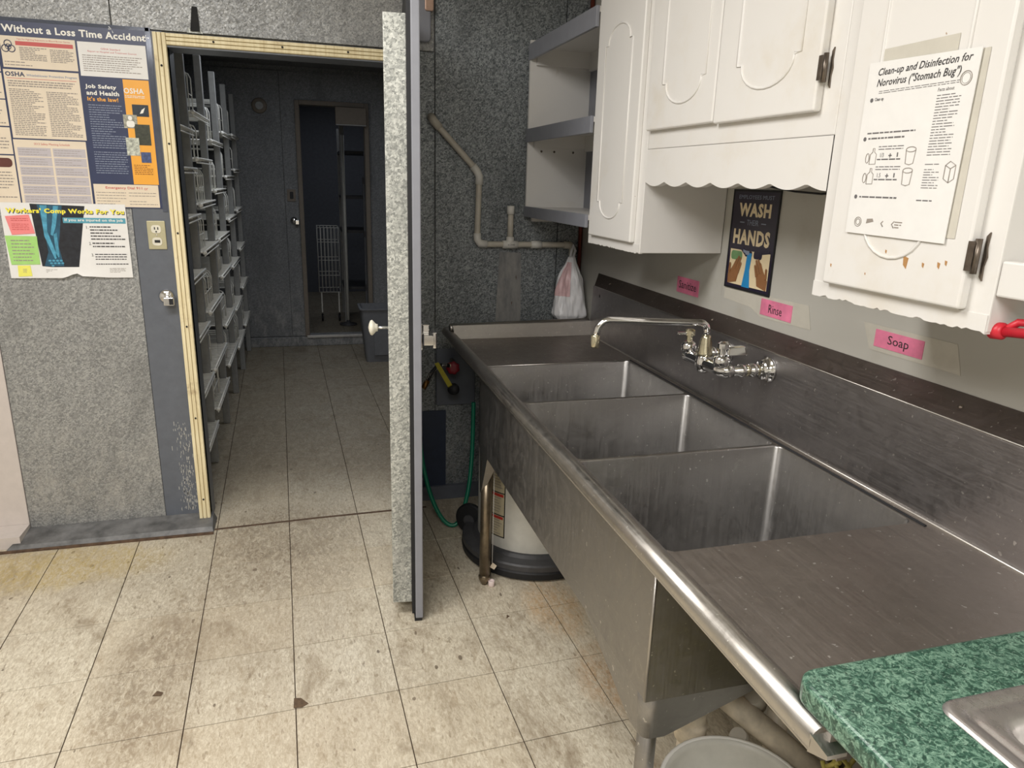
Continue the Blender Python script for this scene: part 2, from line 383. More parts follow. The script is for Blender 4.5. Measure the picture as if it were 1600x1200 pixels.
chip.build('broken_tile_corner', plain('bare_subfloor', srgb(96, 78, 60), .9, 0, .4, 90), floor)
MB().prism(FLR(.0002), [(-.345, .925), (.10, .945), (.60, .952), (.60, .968), (.1, .96), (-.345, .94)], 0, .0006).build('doorway_seam', 'brown', floor)

# ================================================================ WALL WITH THE DOORWAY  (cooler front, y = 1.05)
YA = 1.05
wb = sroot('wall_back', 'galvanized metal wall around the cooler doorway')
core = MB(); core.box(-2.8, YA+.014, 0, -.372, YA+.10, 2.62); core.box(.51, YA+.014, 0, 1.5, YA+.10, 2.62); core.box(-.372, YA+.014, 1.985, .51, YA+.10, 2.62)
core.build('wall_core', 'galv_in', wb)
def panel(x0, z0, x1, z1, mat, nm='galvanized_panel', dy=0, lab=None):
    o = MB().box(x0, YA+.002-dy, z0, x1, YA+.016, z1).build(nm, mat, wb, bevel=.0015, seg=1)
    if lab: o['label'] = lab
    return o
panel(-1.088, .02, -.558, 2.6, 'galv')
panel(-.555, 2.03, .655, 2.6, 'galv', dy=.0008)
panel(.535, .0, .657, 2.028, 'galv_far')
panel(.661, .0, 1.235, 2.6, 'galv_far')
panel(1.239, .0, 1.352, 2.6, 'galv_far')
panel(-2.7, .02, -1.091, 2.6, 'wallplain', 'white_panel', lab='plain white wall panel')
panel(-.556, .02, -.385, 2.027, 'grey', 'painted_metal_strip', dy=.004, lab='grey painted flashing beside the door frame')
sp = MB(); rd = random.Random(3)
for k in range(240):                                           # bare patches scratched in the grey paint
    z = .05+.42*rd.random()**1.4; a = -.455+rd.gauss(0, .018); sp.prism(WA(YA-.002), rect(a, z, a+rd.uniform(.0008, .003), z+rd.uniform(.003, .02)), .0002, .0006)
sp.build('paint_scratches', plain('bare_metal_scratch', srgb(176, 176, 172), .5), wb)
# white residue under the drain tee
res = MB(); res.prism(WA(YA), [(.945, .88), (1.07, .88), (1.062, 1.20), (.958, 1.205)], -.001, .0004)
def residue():
    m = NT('mineral_residue'); a = m.noise(m.pos((1, 1, .3)), 22, 5, .7)
    c = m.ramp(a, (.3, srgb(112, 114, 116)), (.7, srgb(160, 158, 154))); r_ = m.noise(m.pos((1, 1, .25)), 50, 4, .7)
    c = m.mix(m.val(r_, .66, .7, 0, .8), c, srgb(88, 60, 46)); m.set(Base_Color=c, Roughness=.6); return m.m
res.build('residue_patch', residue(), wb)
# floor kerb
k = MB(); k.hexa([(-1.14, .895, 0), (-.345, .905, 0), (-.345, YA, 0), (-1.14, YA, 0)], [(-1.12, .915, .02), (-.35, .925, .02), (-.36, YA, .035), (-1.09, YA, .035)])
b = k.build('baseboard_back', 'curb', None, bevel=.003); struct(b, 'low grey metal kerb at the foot of the wall left of the doorway')
e = MB().box(-1.25, .886, 0, -.345, .899, .008).build('wood_edge', 'brown', b)
o = MB().box(-2.7, .93, 0, -1.09, YA, .05).build('white_base', 'wallplain', b)
o = MB().box(.535, YA-.02, 0, 1.352, YA+.002, .07).build('trim_1', 'grey', None); struct(o, 'low grey metal base strip behind the hose')

# door frame
fr = sroot('door_1', 'cream wooden frame and open insulated cooler door')
def board(nm, x0, z0, x1, z1, vertical):
    mb = MB(); d = YA-.052
    mb.box(x0, d+.01, z0, x1, YA+.002, z1)
    w3 = (x1-x0)/3 if vertical else (z1-z0)/3
    for q in range(3):
        if vertical: mb.box(x0+q*w3+.0012, d, z0, x0+(q+1)*w3-.0012, d+.012, z1)
        else: mb.box(x0, d, z0+q*w3+.0012, x1, d+.012, z0+(q+1)*w3-.0012)
    return mb.build(nm, 'wood', fr, bevel=.0012, seg=1)
board('frame_board', -.413, .004, -.366, 2.016, True)
board('frame_board', -.366, 1.974, .545, 2.016, False)
board('frame_board', .503, .004, .545, 1.974, True)
for z in (.12, .5, .9, 1.28, 1.62, 1.9):
    MB().lathe([(.0001, 0), (.004, 0), (.004, .0015), (.0001, .0015)], (-.389, YA-.0535, z), (0, -1, 0), 10).build('screw', 'dark', fr)
for x in (-.2, .05, .3): MB().lathe([(.0001, 0), (.004, 0), (.004, .0015), (.0001, .0015)], (x, YA-.0535, 1.995), (0, -1, 0), 10).build('screw', 'dark', fr)
rv = MB(); rv.box(-.372, YA-.04, .004, -.366, YA+.105, 1.974); rv.box(.503, YA-.04, .004, .509, YA+.105, 1.974); rv.box(-.366, YA-.04, 1.968, .503, YA+.105, 1.974)
rv.build('jamb_lining', 'grey', fr)

# the open leaf, swung out toward the kitchen
dm = sroot('door_2', 'thick galvanized cooler door standing open, edge on', (.444, .995, 0)); dm.rotation_euler = (0, 0, R(-6.4))
# local frame: +x = thickness to the right, -y toward the free edge
def dbuild(mb, nm, mat, parent=None, **kw):
    par = parent or dm; loc = dm.location.copy(); dm.location = (0, 0, 0)
    o = mb.build(nm, mat, par, **kw); dm.location = loc; return o
p = MB(); p.box(0, -.905, .055, .066, 0, 1.972); dbuild(p, 'insulated_plug', 'galv_door', bevel=.002)
p = MB(); p.box(.066, -.925, .02, .078, .06, 2.10); dbuild(p, 'gasket', 'black')
p = MB(); p.box(.078, -.945, .012, .104, .07, 2.12); dbuild(p, 'outer_skin', 'greyl', bevel=.003)
p = MB(); p.box(.074, -.942, .0, .10, -.5, .014); dbuild(p, 'sweep', 'black')
p = MB(); p.tube([(.0, -.80, 1.035), (-.045, -.80, 1.035)], .0045, 10); rod = dbuild(p, 'release_rod', 'chrome')
p = MB(); p.lathe([(.0001, 0), (.012, .0), (.013, .006), (.02, .012), (.026, .018), (.024, .024), (.012, .029), (.0001, .031)], (-.035, -.80, 1.035), (-1, 0, 0), 20); dbuild(p, 'release_knob', 'outw', rod)
p = MB(); p.box(.104, -.84, .965, .112, -.70, 1.055); p.box(.112, -.83, .98, .135, -.80, 1.05); lt = dbuild(p, 'latch_plate', 'chrome', bevel=.003)
p = MB(); p.box(.112, -.86, .985, .155, -.83, 1.02); p.box(.142, -.86, .975, .158, -.79, 1.03); dbuild(p, 'latch_handle', 'chrome', lt, bevel=.004)
# strap hinge on the wall, top right of the opening
h = thing('strap_hinge', 'grey rounded strap hinge at the top of the open cooler door', 'hinge', (.6, YA, 2.05))
MB().prism(WA(YA-.003), rrect(.53, 2.06, .638, 2.235, .018), 0, .028).build('hinge_body', 'greyl', h, bevel=.006, seg=3)
MB().prism(WA(YA-.003), rrect(.612, 2.175, .648, 2.34, .008), .02, .036).build('hinge_arm', plain('copper_tinted_arm', srgb(190, 160, 142), .35, .5), h, bevel=.003)
# strike on the left of the opening
h = thing('door_strike', 'chrome strike latch on the grey strip left of the doorway', 'latch', (-.457, YA-.006, 1.01))
MB().lathe([(.0001, 0), (.028, 0), (.030, .004), (.024, .012), (.0001, .014)], (-.462, YA-.003, 1.02), (0, -1, 0), 24).build('rose', 'chrome', h)
MB().box(-.468, YA-.055, .988, -.428, YA-.005, 1.022).build('strike_block', 'chrome', h, bevel=.004)
MB().box(-.446, YA-.0565, .992, -.431, YA-.05, 1.018).build('strike_slot', 'black', h)
# outlet
h = thing('wall_outlet', 'beige metal outlet plate beside the door frame under the safety posters', 'outlet', (-.475, YA-.006, 1.21))
F = WA(YA-.002)
MB().prism(F, rrect(-.508, 1.212, -.441, 1.324, .003), 0, .0055).build('plate', 'outlet', h, bevel=.001)
for z in (1.292, 1.243):
    r_ = MB().prism(F, rrect(-.493, z-.016, -.457, z+.016, .012), .0055, .008).build('receptacle', 'outw', h)
MB().prism(F, rect(-.484, 1.239, -.464, 1.249), .0078, .0105).prism(F, rect(-.482, 1.29, -.478, 1.300), .008, .0086).prism(F, rect(-.47, 1.29, -.466, 1.300), .008, .0086).prism(F, rrect(-.478, 1.279, -.472, 1.285, .0025), .008, .0086).build('slots', 'black', h)
MB().lathe([(.0001, 0), (.003, 0), (.003, .001), (.0001, .001)], (-.475, YA-.0080, 1.268), (0, -1, 0), 8).build('screw', 'chrome', h)
# clip above the frame
h = thing('wall_clip', 'small dark metal bracket on the wall above the door frame', 'bracket', (-.265, YA, 2.03))
MB().prism(WA(YA), [(-.283, 2.035), (-.25, 2.035), (-.254, 2.12), (-.272, 2.12)], .0005, .012).build('strap', 'dark', h)
MB().prism(WA(YA), [(-.297, 2.028), (-.24, 2.028), (-.245, 2.046), (-.292, 2.046)], 0, .004).build('foil_tape', 'galv_door', h)

# ================================================================ POSTERS
F = WA(YA-.0015)
bd = thing('safety_poster', 'large laminated workplace safety poster with navy header on the metal wall', 'poster', (-.85, YA, 1.37))
MB().prism(F, rect(-1.30, 1.372, -.436, 2.027), 0, .003).build('backing', 'navy', bd)
tp = MB(); tp.prism(F, rect(-.443, 1.36, -.425, 2.035), .0005, .0035).prism(F, rect(-1.3, 2.022, -.43, 2.034), .0005, .0035); tp.build('laminate_edge', plain('shiny_laminate', srgb(84, 90, 104), .12, .2), bd)
gl = MB()  # white slivers: glints of light on the tape, painted as geometry
for cx, cz in ((-.565, 2.045), (-.505, 2.05), (-.556, 2.018), (-.445, 2.0)):
    for q in range(5):
        a = rd.uniform(0, 6.28); L = rd.uniform(.006, .016); w_ = .0022
        gl.prism(F, [(cx, cz), (cx+L*math.cos(a), cz+L*math.sin(a)), (cx+L*math.cos(a+.25), cz+L*math.sin(a+.25))], .0032, .0042)
gl.build('tape_glints', plain('painted_glint', srgb(235, 238, 240), .08), bd)
H = .0034
MB().text(F, 'Without a Loss Time Accident', -.916, 1.985, -.443, 2.010, H+.0004, bold=.03).build('heading', 'inkw', bd)
def sheet(nm, a0, b0, a1, b1, mat): return MB().prism(F, rect(a0, b0, a1, b1), .0028, H).build(nm, mat, bd)
s1 = sheet('red_header_sheet', -.926, 1.866, -.684, 1.972, 'cream')
MB().prism(F, rect(-.878, 1.942, -.692, 1.956), H, H+.0003).text(F, 'Tips for Fighting Exposure to Blood Borne Germs', -.872, 1.959, -.70, 1.966, H+.0004).build('red_band', 'red', s1)
t = MB(); fine(t, F, -.868, 1.892, -.78, 1.938, 8, H+.0005, seed=2); fine(t, F, -.77, 1.89, -.692, 1.936, 8, H+.0005, seed=3); fine(t, F, -.92, 1.87, -.81, 1.89, 2, H+.0005, .3, seed=4); t.build('fine_print', 'inkl', s1)
t = MB()
for q in (90, 210, 330):
    cx, cz = -.902+.011*math.cos(R(q)), 1.935+.011*math.sin(R(q)); t.tube([F(cx+.0115*math.cos(R(u)), cz+.0115*math.sin(R(u)), H+.0006) for u in range(0, 360, 24)], .0016, 5, closed=True)
t.tube([F(-.902+.009*math.cos(R(u)), 1.935+.009*math.sin(R(u)), H+.0006) for u in range(0, 360, 24)], .0012, 5, closed=True); t.build('hazard_emblem', 'navy', s1)
s2 = sheet('standard_sheet', -.677, 1.852, -.447, 1.970, 'paper')
MB().text(F, 'OSHA Standard', -.60, 1.946, -.535, 1.953, H+.0004).text(F, 'Report to Hospital and Treatment Sources', -.645, 1.934, -.48, 1.942, H+.0004).build('red_title', 'red', s2)
t = MB(); fine(t, F, -.665, 1.86, -.46, 1.928, 9, H+.0005, .35, seed=5); t.build('fine_print', 'inkl', s2)
s3 = sheet('protection_program_sheet', -.930, 1.621, -.685, 1.859, 'cream')
MB().text(F, 'OSHA', -.925, 1.836, -.862, 1.852, H+.0004, bold=.03).build('sheet_logo', 'navy', s3)
MB().text(F, 'Whistleblower Protection Program', -.857, 1.836, -.692, 1.846, H+.0004, bold=.02).build('sheet_title', 'bluel', s3)
MB().prism(F, rect(-.922, 1.829, -.695, 1.8305), H, H+.0004).build('rule', 'red', s3)
t = MB(); fine(t, F, -.92, 1.80, -.70, 1.824, 3, H+.0005, seed=6); fine(t, F, -.92, 1.63, -.812, 1.795, 26, H+.0005, seed=7); fine(t, F, -.80, 1.63, -.695, 1.79, 25, H+.0005, seed=8); t.build('fine_print', 'inkl', s3)
s5 = sheet('meeting_schedule_sheet', -.932, 1.384, -.690, 1.616, 'cream')
MB().text(F, '2013 Safety Meeting Schedule', -.865, 1.596, -.745, 1.606, H+.0004).build('sheet_title', 'red', s5)
cells = MB(); t = MB()
for c_ in range(2):
    for r_ in range(6):
        a0 = -.922+c_*.117; b1 = 1.588-r_*.0345; cells.prism(F, rect(a0, b1-.031, a0+.110, b1), H, H+.0003); fine(t, F, a0+.004, b1-.029, a0+.10, b1-.003, 3, H+.0007, .18, seed=20+r_+c_*9)
cells.build('table_cells', 'lilac', s5); t.build('fine_print', 'inkl', s5)
s6 = sheet('emergency_sheet', -.682, 1.376, -.452, 1.462, 'cream')
MB().text(F, 'Emergency Dial 911', -.64, 1.442, -.51, 1.454, H+.0004, bold=.02).text(F, 'or', -.503, 1.442, -.489, 1.451, H+.0004).build('sheet_title', 'red', s6)
t = MB(); fine(t, F, -.675, 1.382, -.565, 1.436, 5, H+.0005, .22, seed=9); fine(t, F, -.56, 1.382, -.458, 1.436, 5, H+.0005, .22, seed=10); t.build('fine_print', 'inkl', s6)
s4 = sheet('job_safety_sheet', -.680, 1.464, -.538, 1.852, 'navy')
MB().text(F, 'Job Safety', -.668, 1.806, -.562, 1.824, H+.0006, bold=.03).text(F, 'and Health', -.666, 1.786, -.555, 1.802, H+.0006, bold=.03).build('white_title', 'inkw', s4)
MB().text(F, "It's the law!", -.665, 1.765, -.560, 1.780, H+.0006, bold=.025).build('orange_title', 'orange', s4)
t = MB(); fine(t, F, -.665, 1.50, -.548, 1.755, 30, H+.0005, .3, seed=11); t.build('fine_print', 'bluel', s4)
s7 = sheet('orange_photo_strip', -.538, 1.464, -.448, 1.848, 'orange')
MB().text(F, 'OSHA', -.538, 1.798, -.468, 1.818, H+.0010, bold=.02).build('strip_logo', 'inkw', s7)
t = MB(); fine(t, F, -.535, 1.782, -.465, 1.793, 2, H+.0008, .4, seed=12); t.build('strip_caption', 'inkw', s7)
t = MB(); fine(t, F, -.53, 1.50, -.462, 1.54, 6, H+.0008, .4, seed=13); t.build('fine_print', plain('brown_ink', srgb(150, 96, 30), .5), s7)
ph = [(-.515, 1.717, -.458, 1.760, srgb(26, 40, 52), 'shiny_tool'), (-.550, 1.673, -.502, 1.722, srgb(170, 168, 152), 'worker'), (-.514, 1.612, -.460, 1.688, srgb(56, 60, 44), 'site'), (-.549, 1.572, -.503, 1.638, srgb(196, 200, 186), 'crane'), (-.501, 1.547, -.466, 1.586, srgb(70, 86, 130), 'mesh')]
for n_, (a0, b0, a1, b1, col, nm) in enumerate(ph):
    q = MB().prism(F, rect(a0, b0, a1, b1), H+.0003, H+.0009+.0002*n_).build('printed_photo', plain('photo_'+nm, col, .35, 0, .6, 90), s7)
MB().prism(F, rrect(-.54, 1.673+.004, -.512, 1.70, .008), H+.0012, H+.0016).prism(F, rrect(-.533, 1.702, -.519, 1.718, .0065), H+.0012, H+.0016).build('worker_shape', 'inkw', s7)
MB().prism(F, [(-.49, 1.727), (-.478, 1.73), (-.47, 1.75), (-.482, 1.742)], H+.0012, H+.0014).build('tool_shape', 'inkw', s7)
lc = [(1.85, 1.97), (1.757, 1.845), (1.662, 1.753), (1.562, 1.657), (1.384, 1.557)]
for q, (b0, b1) in enumerate(lc):
    s_ = sheet('side_sheet', -1.24, b0, -.937, b1, 'cream'); t = MB(); fine(t, F, -1.22, b0+.005, -.945, b1-.01, max(3, int((b1-b0)/.012)), H+.0005, .35, seed=40+q); t.build('fine_print', 'inkl', s_)
MB().prism(F, rrect(-1.01, 1.515, -.945, 1.548, .014), H+.0006, H+.0012).build('dark_oval_picture', plain('maroon_print', srgb(96, 54, 46), .4), bd)

# lower poster
F = WA(YA-.0062)
wp = thing('injury_poster', "white Workers' Comp poster with an arm x-ray below the safety board", 'poster', (-.8, YA, 1.1))
vs = []; fs = []; nx = 24
for i in range(nx+1):
    x = -1.009+i*.4305/nx; curl = .010*math.exp(-((x+.77)/.09)**2)
    bz = 1.0985+.012*math.exp(-((x+.782)/.018)**2)+(.004 if abs(x+.79) < .03 else 0)+.006*math.exp(-((x+.74)/.05)**2)
    vs += [F(x, 1.386, 0), F(x, 1.14, .0003), F(x, bz, curl)]
for i in range(nx):
    a = 3*i; fs += [(a, a+3, a+4, a+1), (a+1, a+4, a+5, a+2)]
MB().add(vs, fs, True).build('sheet', 'paper', wp)
H = .0008
MB().prism(F, [(-.909, 1.383), (-.722, 1.377), (-.768, 1.1415), (-.860, 1.1415), (-.896, 1.145)], .0003, H+.0003).build('xray_picture', 'xray', wp)
t = MB(); t.prism(F, [(-.885, 1.38), (-.80, 1.378), (-.815, 1.30), (-.83, 1.22), (-.82, 1.145), (-.888, 1.145), (-.868, 1.2), (-.872, 1.29)], H+.0003, H+.0005); t.build('arm_halo', 'bone2', wp)
t = MB(); t.prism(F, [(-.876, 1.378), (-.852, 1.378), (-.862, 1.28), (-.838, 1.18), (-.848, 1.172), (-.874, 1.26)], H+.0005, H+.0009); t.prism(F, [(-.83, 1.376), (-.812, 1.376), (-.83, 1.30), (-.845, 1.262), (-.852, 1.268), (-.842, 1.31)], H+.0005, H+.0009); t.prism(F, [(-.842, 1.268), (-.83, 1.275), (-.832, 1.18), (-.842, 1.178)], H+.0005, H+.0009)
for q in range(9): a, b_ = -.872+(q % 4)*.013+.004*(q//4), 1.17-(q//4)*.010; t.prism(F, rrect(a, b_-.007, a+.010, b_, .003, 2), H+.0005, H+.0009)
t.build('broken_bones', 'bone', wp)
MB().text(F, "Workers' Comp Works For You", -.990, 1.340, -.583, 1.3640, H+.0006, bold=.045).build('title_shadow', 'navy', wp)
MB().text(F, "Workers' Comp Works For You", -.992, 1.343, -.585, 1.3665, H+.0014, bold=.04).build('title', 'ytitle', wp)
MB().prism(F, rect(-.803, 1.312, -.583, 1.3325), .0003, H+.0004).build('blue_band', 'sub', wp)
MB().text(F, 'If you are injured on the job', -.797, 1.316, -.592, 1.329, H+.0008, bold=.02).build('subtitle', 'inkw', wp)
t = MB()
for a, b_, s_ in ((-.725, 1.291, '1.'), (-.722, 1.228, '2.'), (-.718, 1.183, '3.')): t.text(F, s_, a, b_, a+.008, b_+.011, H+.0006)
fine(t, F, -.713, 1.245, -.590, 1.304, 5, H+.0006, .35, seed=31); fine(t, F, -.710, 1.203, -.590, 1.241, 3, H+.0006, .35, seed=32); fine(t, F, -.706, 1.148, -.588, 1.196, 5, H+.0006, .35, seed=33)
t.build('body_text', 'ink', wp)
t = MB(); fine(t, F, -.885, 1.118, -.80, 1.134, 3, H+.0006, .3, seed=34); fine(t, F, -.66, 1.118, -.60, 1.138, 4, H+.0006, .3, seed=35); t.build('fine_print', 'inkl', wp)
for nm, lab, poly, mat, n_ in (('sticky_note', 'pink square sticky note on the left of the x-ray poster', [(-.997, 1.335), (-.917, 1.342), (-.904, 1.271), (-.983, 1.265)], 'pink', 8), ('sticky_note', 'large lime green note stuck below the pink note', [(-1.008, 1.262), (-.900, 1.260), (-.902, 1.152), (-1.0, 1.151)], 'green', 7), ('sticky_note', 'small yellow sticky note at the bottom left corner of the x-ray poster', [(-.980, 1.148), (-.937, 1.148), (-.935, 1.107), (-.982, 1.105)], 'yellow', 5)):
    n0 = thing(nm, lab, 'note', (sum(a for a, b_ in poly)/4, YA-.008, min(b_ for a, b_ in poly)), 'sticky notes on the injury poster')
    MB().prism(F, poly, .001, .0024).build('paper_square', mat, n0)
    a0 = min(a for a, b_ in poly); a1 = max(a for a, b_ in poly); b0 = min(b_ for a, b_ in poly); b1 = max(b_ for a, b_ in poly)
    t = MB(); fine(t, F, a0+.018, b0+.01, a1-.014, b1-.012, n_, .0028, .3, seed=50+n_); t.build('handwriting', 'inkl' if mat != 'pink' else 'red', n0)

# ================================================================ RIGHT WALL AND SHELL
XB = 1.36
o = MB().box(XB, -4.5, 0, XB+.12, 1.06, 2.62).build('wall_right', 'wallw', None); struct(o, 'white painted wall behind the steel sink')
ce = MB().box(-2.9, -4.6, 2.6, 1.5, 1.15, 2.7).build('ceiling', 'ceil', None); struct(ce, 'kitchen ceiling')
o = MB().box(-2.9, -4.6, 0, -2.8, 1.15, 2.6).build('wall_left', 'room', None); struct(o, 'plain kitchen wall on the left')
o = MB().box(-2.9, -4.6, 0, 1.5, -4.5, 2.6).build('wall_front', 'room', None); struct(o, 'plain kitchen wall behind the viewer')
# cooler interior
def st(nm, lab, *b, mat='galv_in'): o = MB().box(*b).build(nm, mat, None); return struct(o, lab)
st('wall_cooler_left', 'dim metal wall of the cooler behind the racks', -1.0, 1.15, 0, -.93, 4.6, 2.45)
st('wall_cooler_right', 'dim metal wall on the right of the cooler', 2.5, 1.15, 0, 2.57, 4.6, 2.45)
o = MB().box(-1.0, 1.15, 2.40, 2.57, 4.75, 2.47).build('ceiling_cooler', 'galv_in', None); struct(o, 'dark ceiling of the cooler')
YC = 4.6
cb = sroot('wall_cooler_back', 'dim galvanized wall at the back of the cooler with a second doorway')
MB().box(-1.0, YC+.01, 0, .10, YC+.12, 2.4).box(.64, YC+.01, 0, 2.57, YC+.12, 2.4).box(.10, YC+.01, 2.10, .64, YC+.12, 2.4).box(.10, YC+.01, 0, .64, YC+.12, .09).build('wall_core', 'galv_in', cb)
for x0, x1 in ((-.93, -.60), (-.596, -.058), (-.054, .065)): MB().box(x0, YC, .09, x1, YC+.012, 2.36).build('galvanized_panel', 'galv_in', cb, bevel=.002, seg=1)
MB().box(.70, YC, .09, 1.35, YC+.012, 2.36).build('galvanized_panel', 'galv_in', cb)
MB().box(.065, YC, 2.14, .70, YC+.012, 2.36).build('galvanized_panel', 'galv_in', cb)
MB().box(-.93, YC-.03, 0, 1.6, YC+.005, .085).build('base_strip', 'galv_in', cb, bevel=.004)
d3 = sroot('door_3', 'tan framed inner doorway at the back of the cooler')
MB().box(.062, YC-.035, .09, .098, YC+.01, 2.135).box(.642, YC-.035, .09, .68, YC+.01, 2.135).box(.098, YC-.035, 2.10, .642, YC+.01, 2.135).build('door_frame', 'tanwood', d3, bevel=.003)
MB().box(.075, YC-.045, .078, .66, YC+.01, .10).build('threshold', plain('aluminium_threshold', srgb(190, 188, 184), .35, .5), d3, bevel=.002)
h = thing('small_outlet', 'small outlet box beside the inner doorway of the cooler', 'outlet', (.0, YC-.01, 1.31))
MB().prism(WA(YC), rrect(-.035, 1.30, .035, 1.40, .004), 0, .012).build('plate', 'tanwood', h); MB().prism(WA(YC), rrect(-.014, 1.32, .016, 1.38, .008), .012, .016).build('socket', 'black', h)
h = thing('inner_latch', 'chrome door latch on the wall left of the inner doorway', 'latch', (.04, YC-.01, 1.12))
MB().lathe([(.0001, 0), (.03, 0), (.028, .02), (.0001, .022)], (.01, YC, 1.135), (0, -1, 0), 16).build('rose', 'chrome', h); MB().box(.02, YC-.05, 1.10, .055, YC-.005, 1.14).build('catch', 'chrome', h, bevel=.005)
h = thing('round_vent', 'round flat cover high on the back wall of the cooler', 'vent', (-.222, YC, 2.015))
MB().lathe([(.0001, 0), (.062, 0), (.062, .01), (.052, .016), (.0001, .018)], (-.222, YC-.001, 2.075), (0, -1, 0), 28).build('cover', 'tanwood', h); MB().lathe([(.03, .0), (.033, .004), (.03, .006)], (-.222, YC-.017, 2.075), (0, -1, 0), 24).build('ring', 'rack', h)
h = thing('ceiling_box', 'beige rectangular box under the lintel of the inner doorway', 'light box', (.52, YC-.04, 1.95))
MB().box(.395, YC-.10, 1.952, .655, YC-.035, 2.093).build('housing', 'tanwood', h, bevel=.004); MB().box(.398, YC-.103, 1.945, .652, YC-.04, 1.953).build('lower_lip', 'rack', h)
# second room
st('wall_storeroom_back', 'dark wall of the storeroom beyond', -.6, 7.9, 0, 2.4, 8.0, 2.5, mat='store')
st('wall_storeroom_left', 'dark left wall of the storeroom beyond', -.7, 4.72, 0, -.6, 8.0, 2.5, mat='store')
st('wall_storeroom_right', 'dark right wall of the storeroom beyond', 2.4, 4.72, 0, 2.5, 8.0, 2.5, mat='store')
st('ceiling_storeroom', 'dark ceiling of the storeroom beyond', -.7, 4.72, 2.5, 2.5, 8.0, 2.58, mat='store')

# ================================================================ RACKS IN THE COOLER
def bay(n, y0, y1, levels, label, top):
    r_ = thing('wire_shelving_bay', label, 'shelving', (-.64, y1, 0), 'run of white shelving bays along the left side of the cooler')
    for x in (-.45, -.87):
        MB().box(x, y1-.03, 0, x+.038, y1+.005, top).build('post', 'rack', r_, bevel=.003, seg=1)
    rr = random.Random(n*17)
    for z in levels:
        s_ = MB(); x0, x1, a, b_ = -.90, -.395, y0+.02, y1-.012
        s_.tube([(x1, a, z), (x1, b_, z)], .005, 6); s_.tube([(x1, a, z-.022), (x1, b_, z-.022)], .0035, 6); s_.tube([(x0, a, z), (x0, b_, z)], .005, 6)
        for yy in (a, b_, (a+b_)/2): s_.tube([(x0, yy, z-.004), (x1, yy, z-.004)], .005, 6)
        nsl = 24
        for q in range(nsl): yy = a+(b_-a)*(q+.5)/nsl; s_.box(x0, yy-.0035, z, x1+.003, yy+.0035, z+.003)
        if z > 1.0: s_.box(x0, a, z-.005, x1, b_, z-.0015)
        sh = s_.build('shelf', 'shelf', r_)
        MB().lathe([(.0001, -.008), (.010, -.006), (.012, .003), (.008, .010), (.0001, .012)], (x1, a, z-.006), (0, -1, 0), 10).build('end_cap', 'inkw', sh)
        hgt = .17 if z < 1.6 else .2; cnt = rr.choice((3, 4, 6)); d = MB()
        if rr.random() < .92:
            ys = a+.04+rr.random()*.12
            for q in range(cnt):
                yy = ys+q*(.05+.015*rr.random()); xa, xb = x0+.12, x1-.025-.012*rr.random(); 
                if yy > b_-.02: break
                d.tube([(xb, yy, z+.003), (xb, yy, z+hgt-.03), (xb-.01, yy, z+hgt-.008), (xb-.03, yy, z+hgt), (xa+.03, yy, z+hgt), (xa, yy, z+hgt-.03), (xa, yy, z+.003)], .0032, 5)
            d.tube([(xb-.002, ys, z+hgt*.45), (xb-.002, min(yy, b_-.02), z+hgt*.45)], .0028, 5)
            if d.v: d.build('wire_dividers', 'wire', sh)
    return r_
bay(1, 1.17, 1.775, [.235, .505, .775, 1.047, 1.318, 1.535, 1.71], 'nearest wire shelving bay, just inside the doorway', 2.35)
bay(2, 1.775, 2.445, [.295, .515, .822, 1.13, 1.365, 1.585, 1.803], 'second wire shelving bay from the doorway', 2.14)
bay(3, 2.445, 3.12, [.37, .62, .92, 1.14, 1.42, 1.70], 'middle one of five wire shelving bays', 2.14)
bay(4, 3.12, 3.795, [.33, .60, .90, 1.22, 1.5, 1.78], 'second wire shelving bay from the far wall', 2.14)
bay(5, 3.795, 4.46, [.36, .66, .96, 1.25, 1.55, 1.80], 'farthest wire shelving bay, against the back wall', 2.14)

# grey bin
h = thing('grey_bin', 'grey square plastic bin at the foot of the inner doorway', 'bin', (.68, 3.95, 0))
def tub(x0, y0, x1, y1, z0, z1, tp, mat, nm, par, wall=.006, r=.03):
    mb = MB(); n = 5
    def loop(i, z, ins): return [Vector((a, b_, z)) for a, b_ in rrect(x0+i+ins, y0+i+ins, x1-i-ins, y1-i-ins, r, n)]
    L = [loop(tp, z0, 0), loop(0, z1, 0), loop(0, z1, -.012), loop(0, z1+.012, -.012), loop(0, z1+.012, wall), loop(tp, z0+.01, wall)]
    k_ = len(L[0]); vs = [v for l in L for v in l]; fs = [(i*k_+j, i*k_+(j+1) % k_, (i+1)*k_+(j+1) % k_, (i+1)*k_+j) for i in range(len(L)-1) for j in range(k_)]
    fs += [tuple(range(k_)), tuple(range((len(L)-1)*k_, len(L)*k_))]
    return mb.add(vs, fs).build(nm, mat, par)
tub(.515, 3.82, .88, 4.1, 0, .455, .04, 'bin', 'body', h)
MB().box(.62, 3.832, .06, .80, 3.85, .36).build('raised_panel', 'bin', h, bevel=.006)
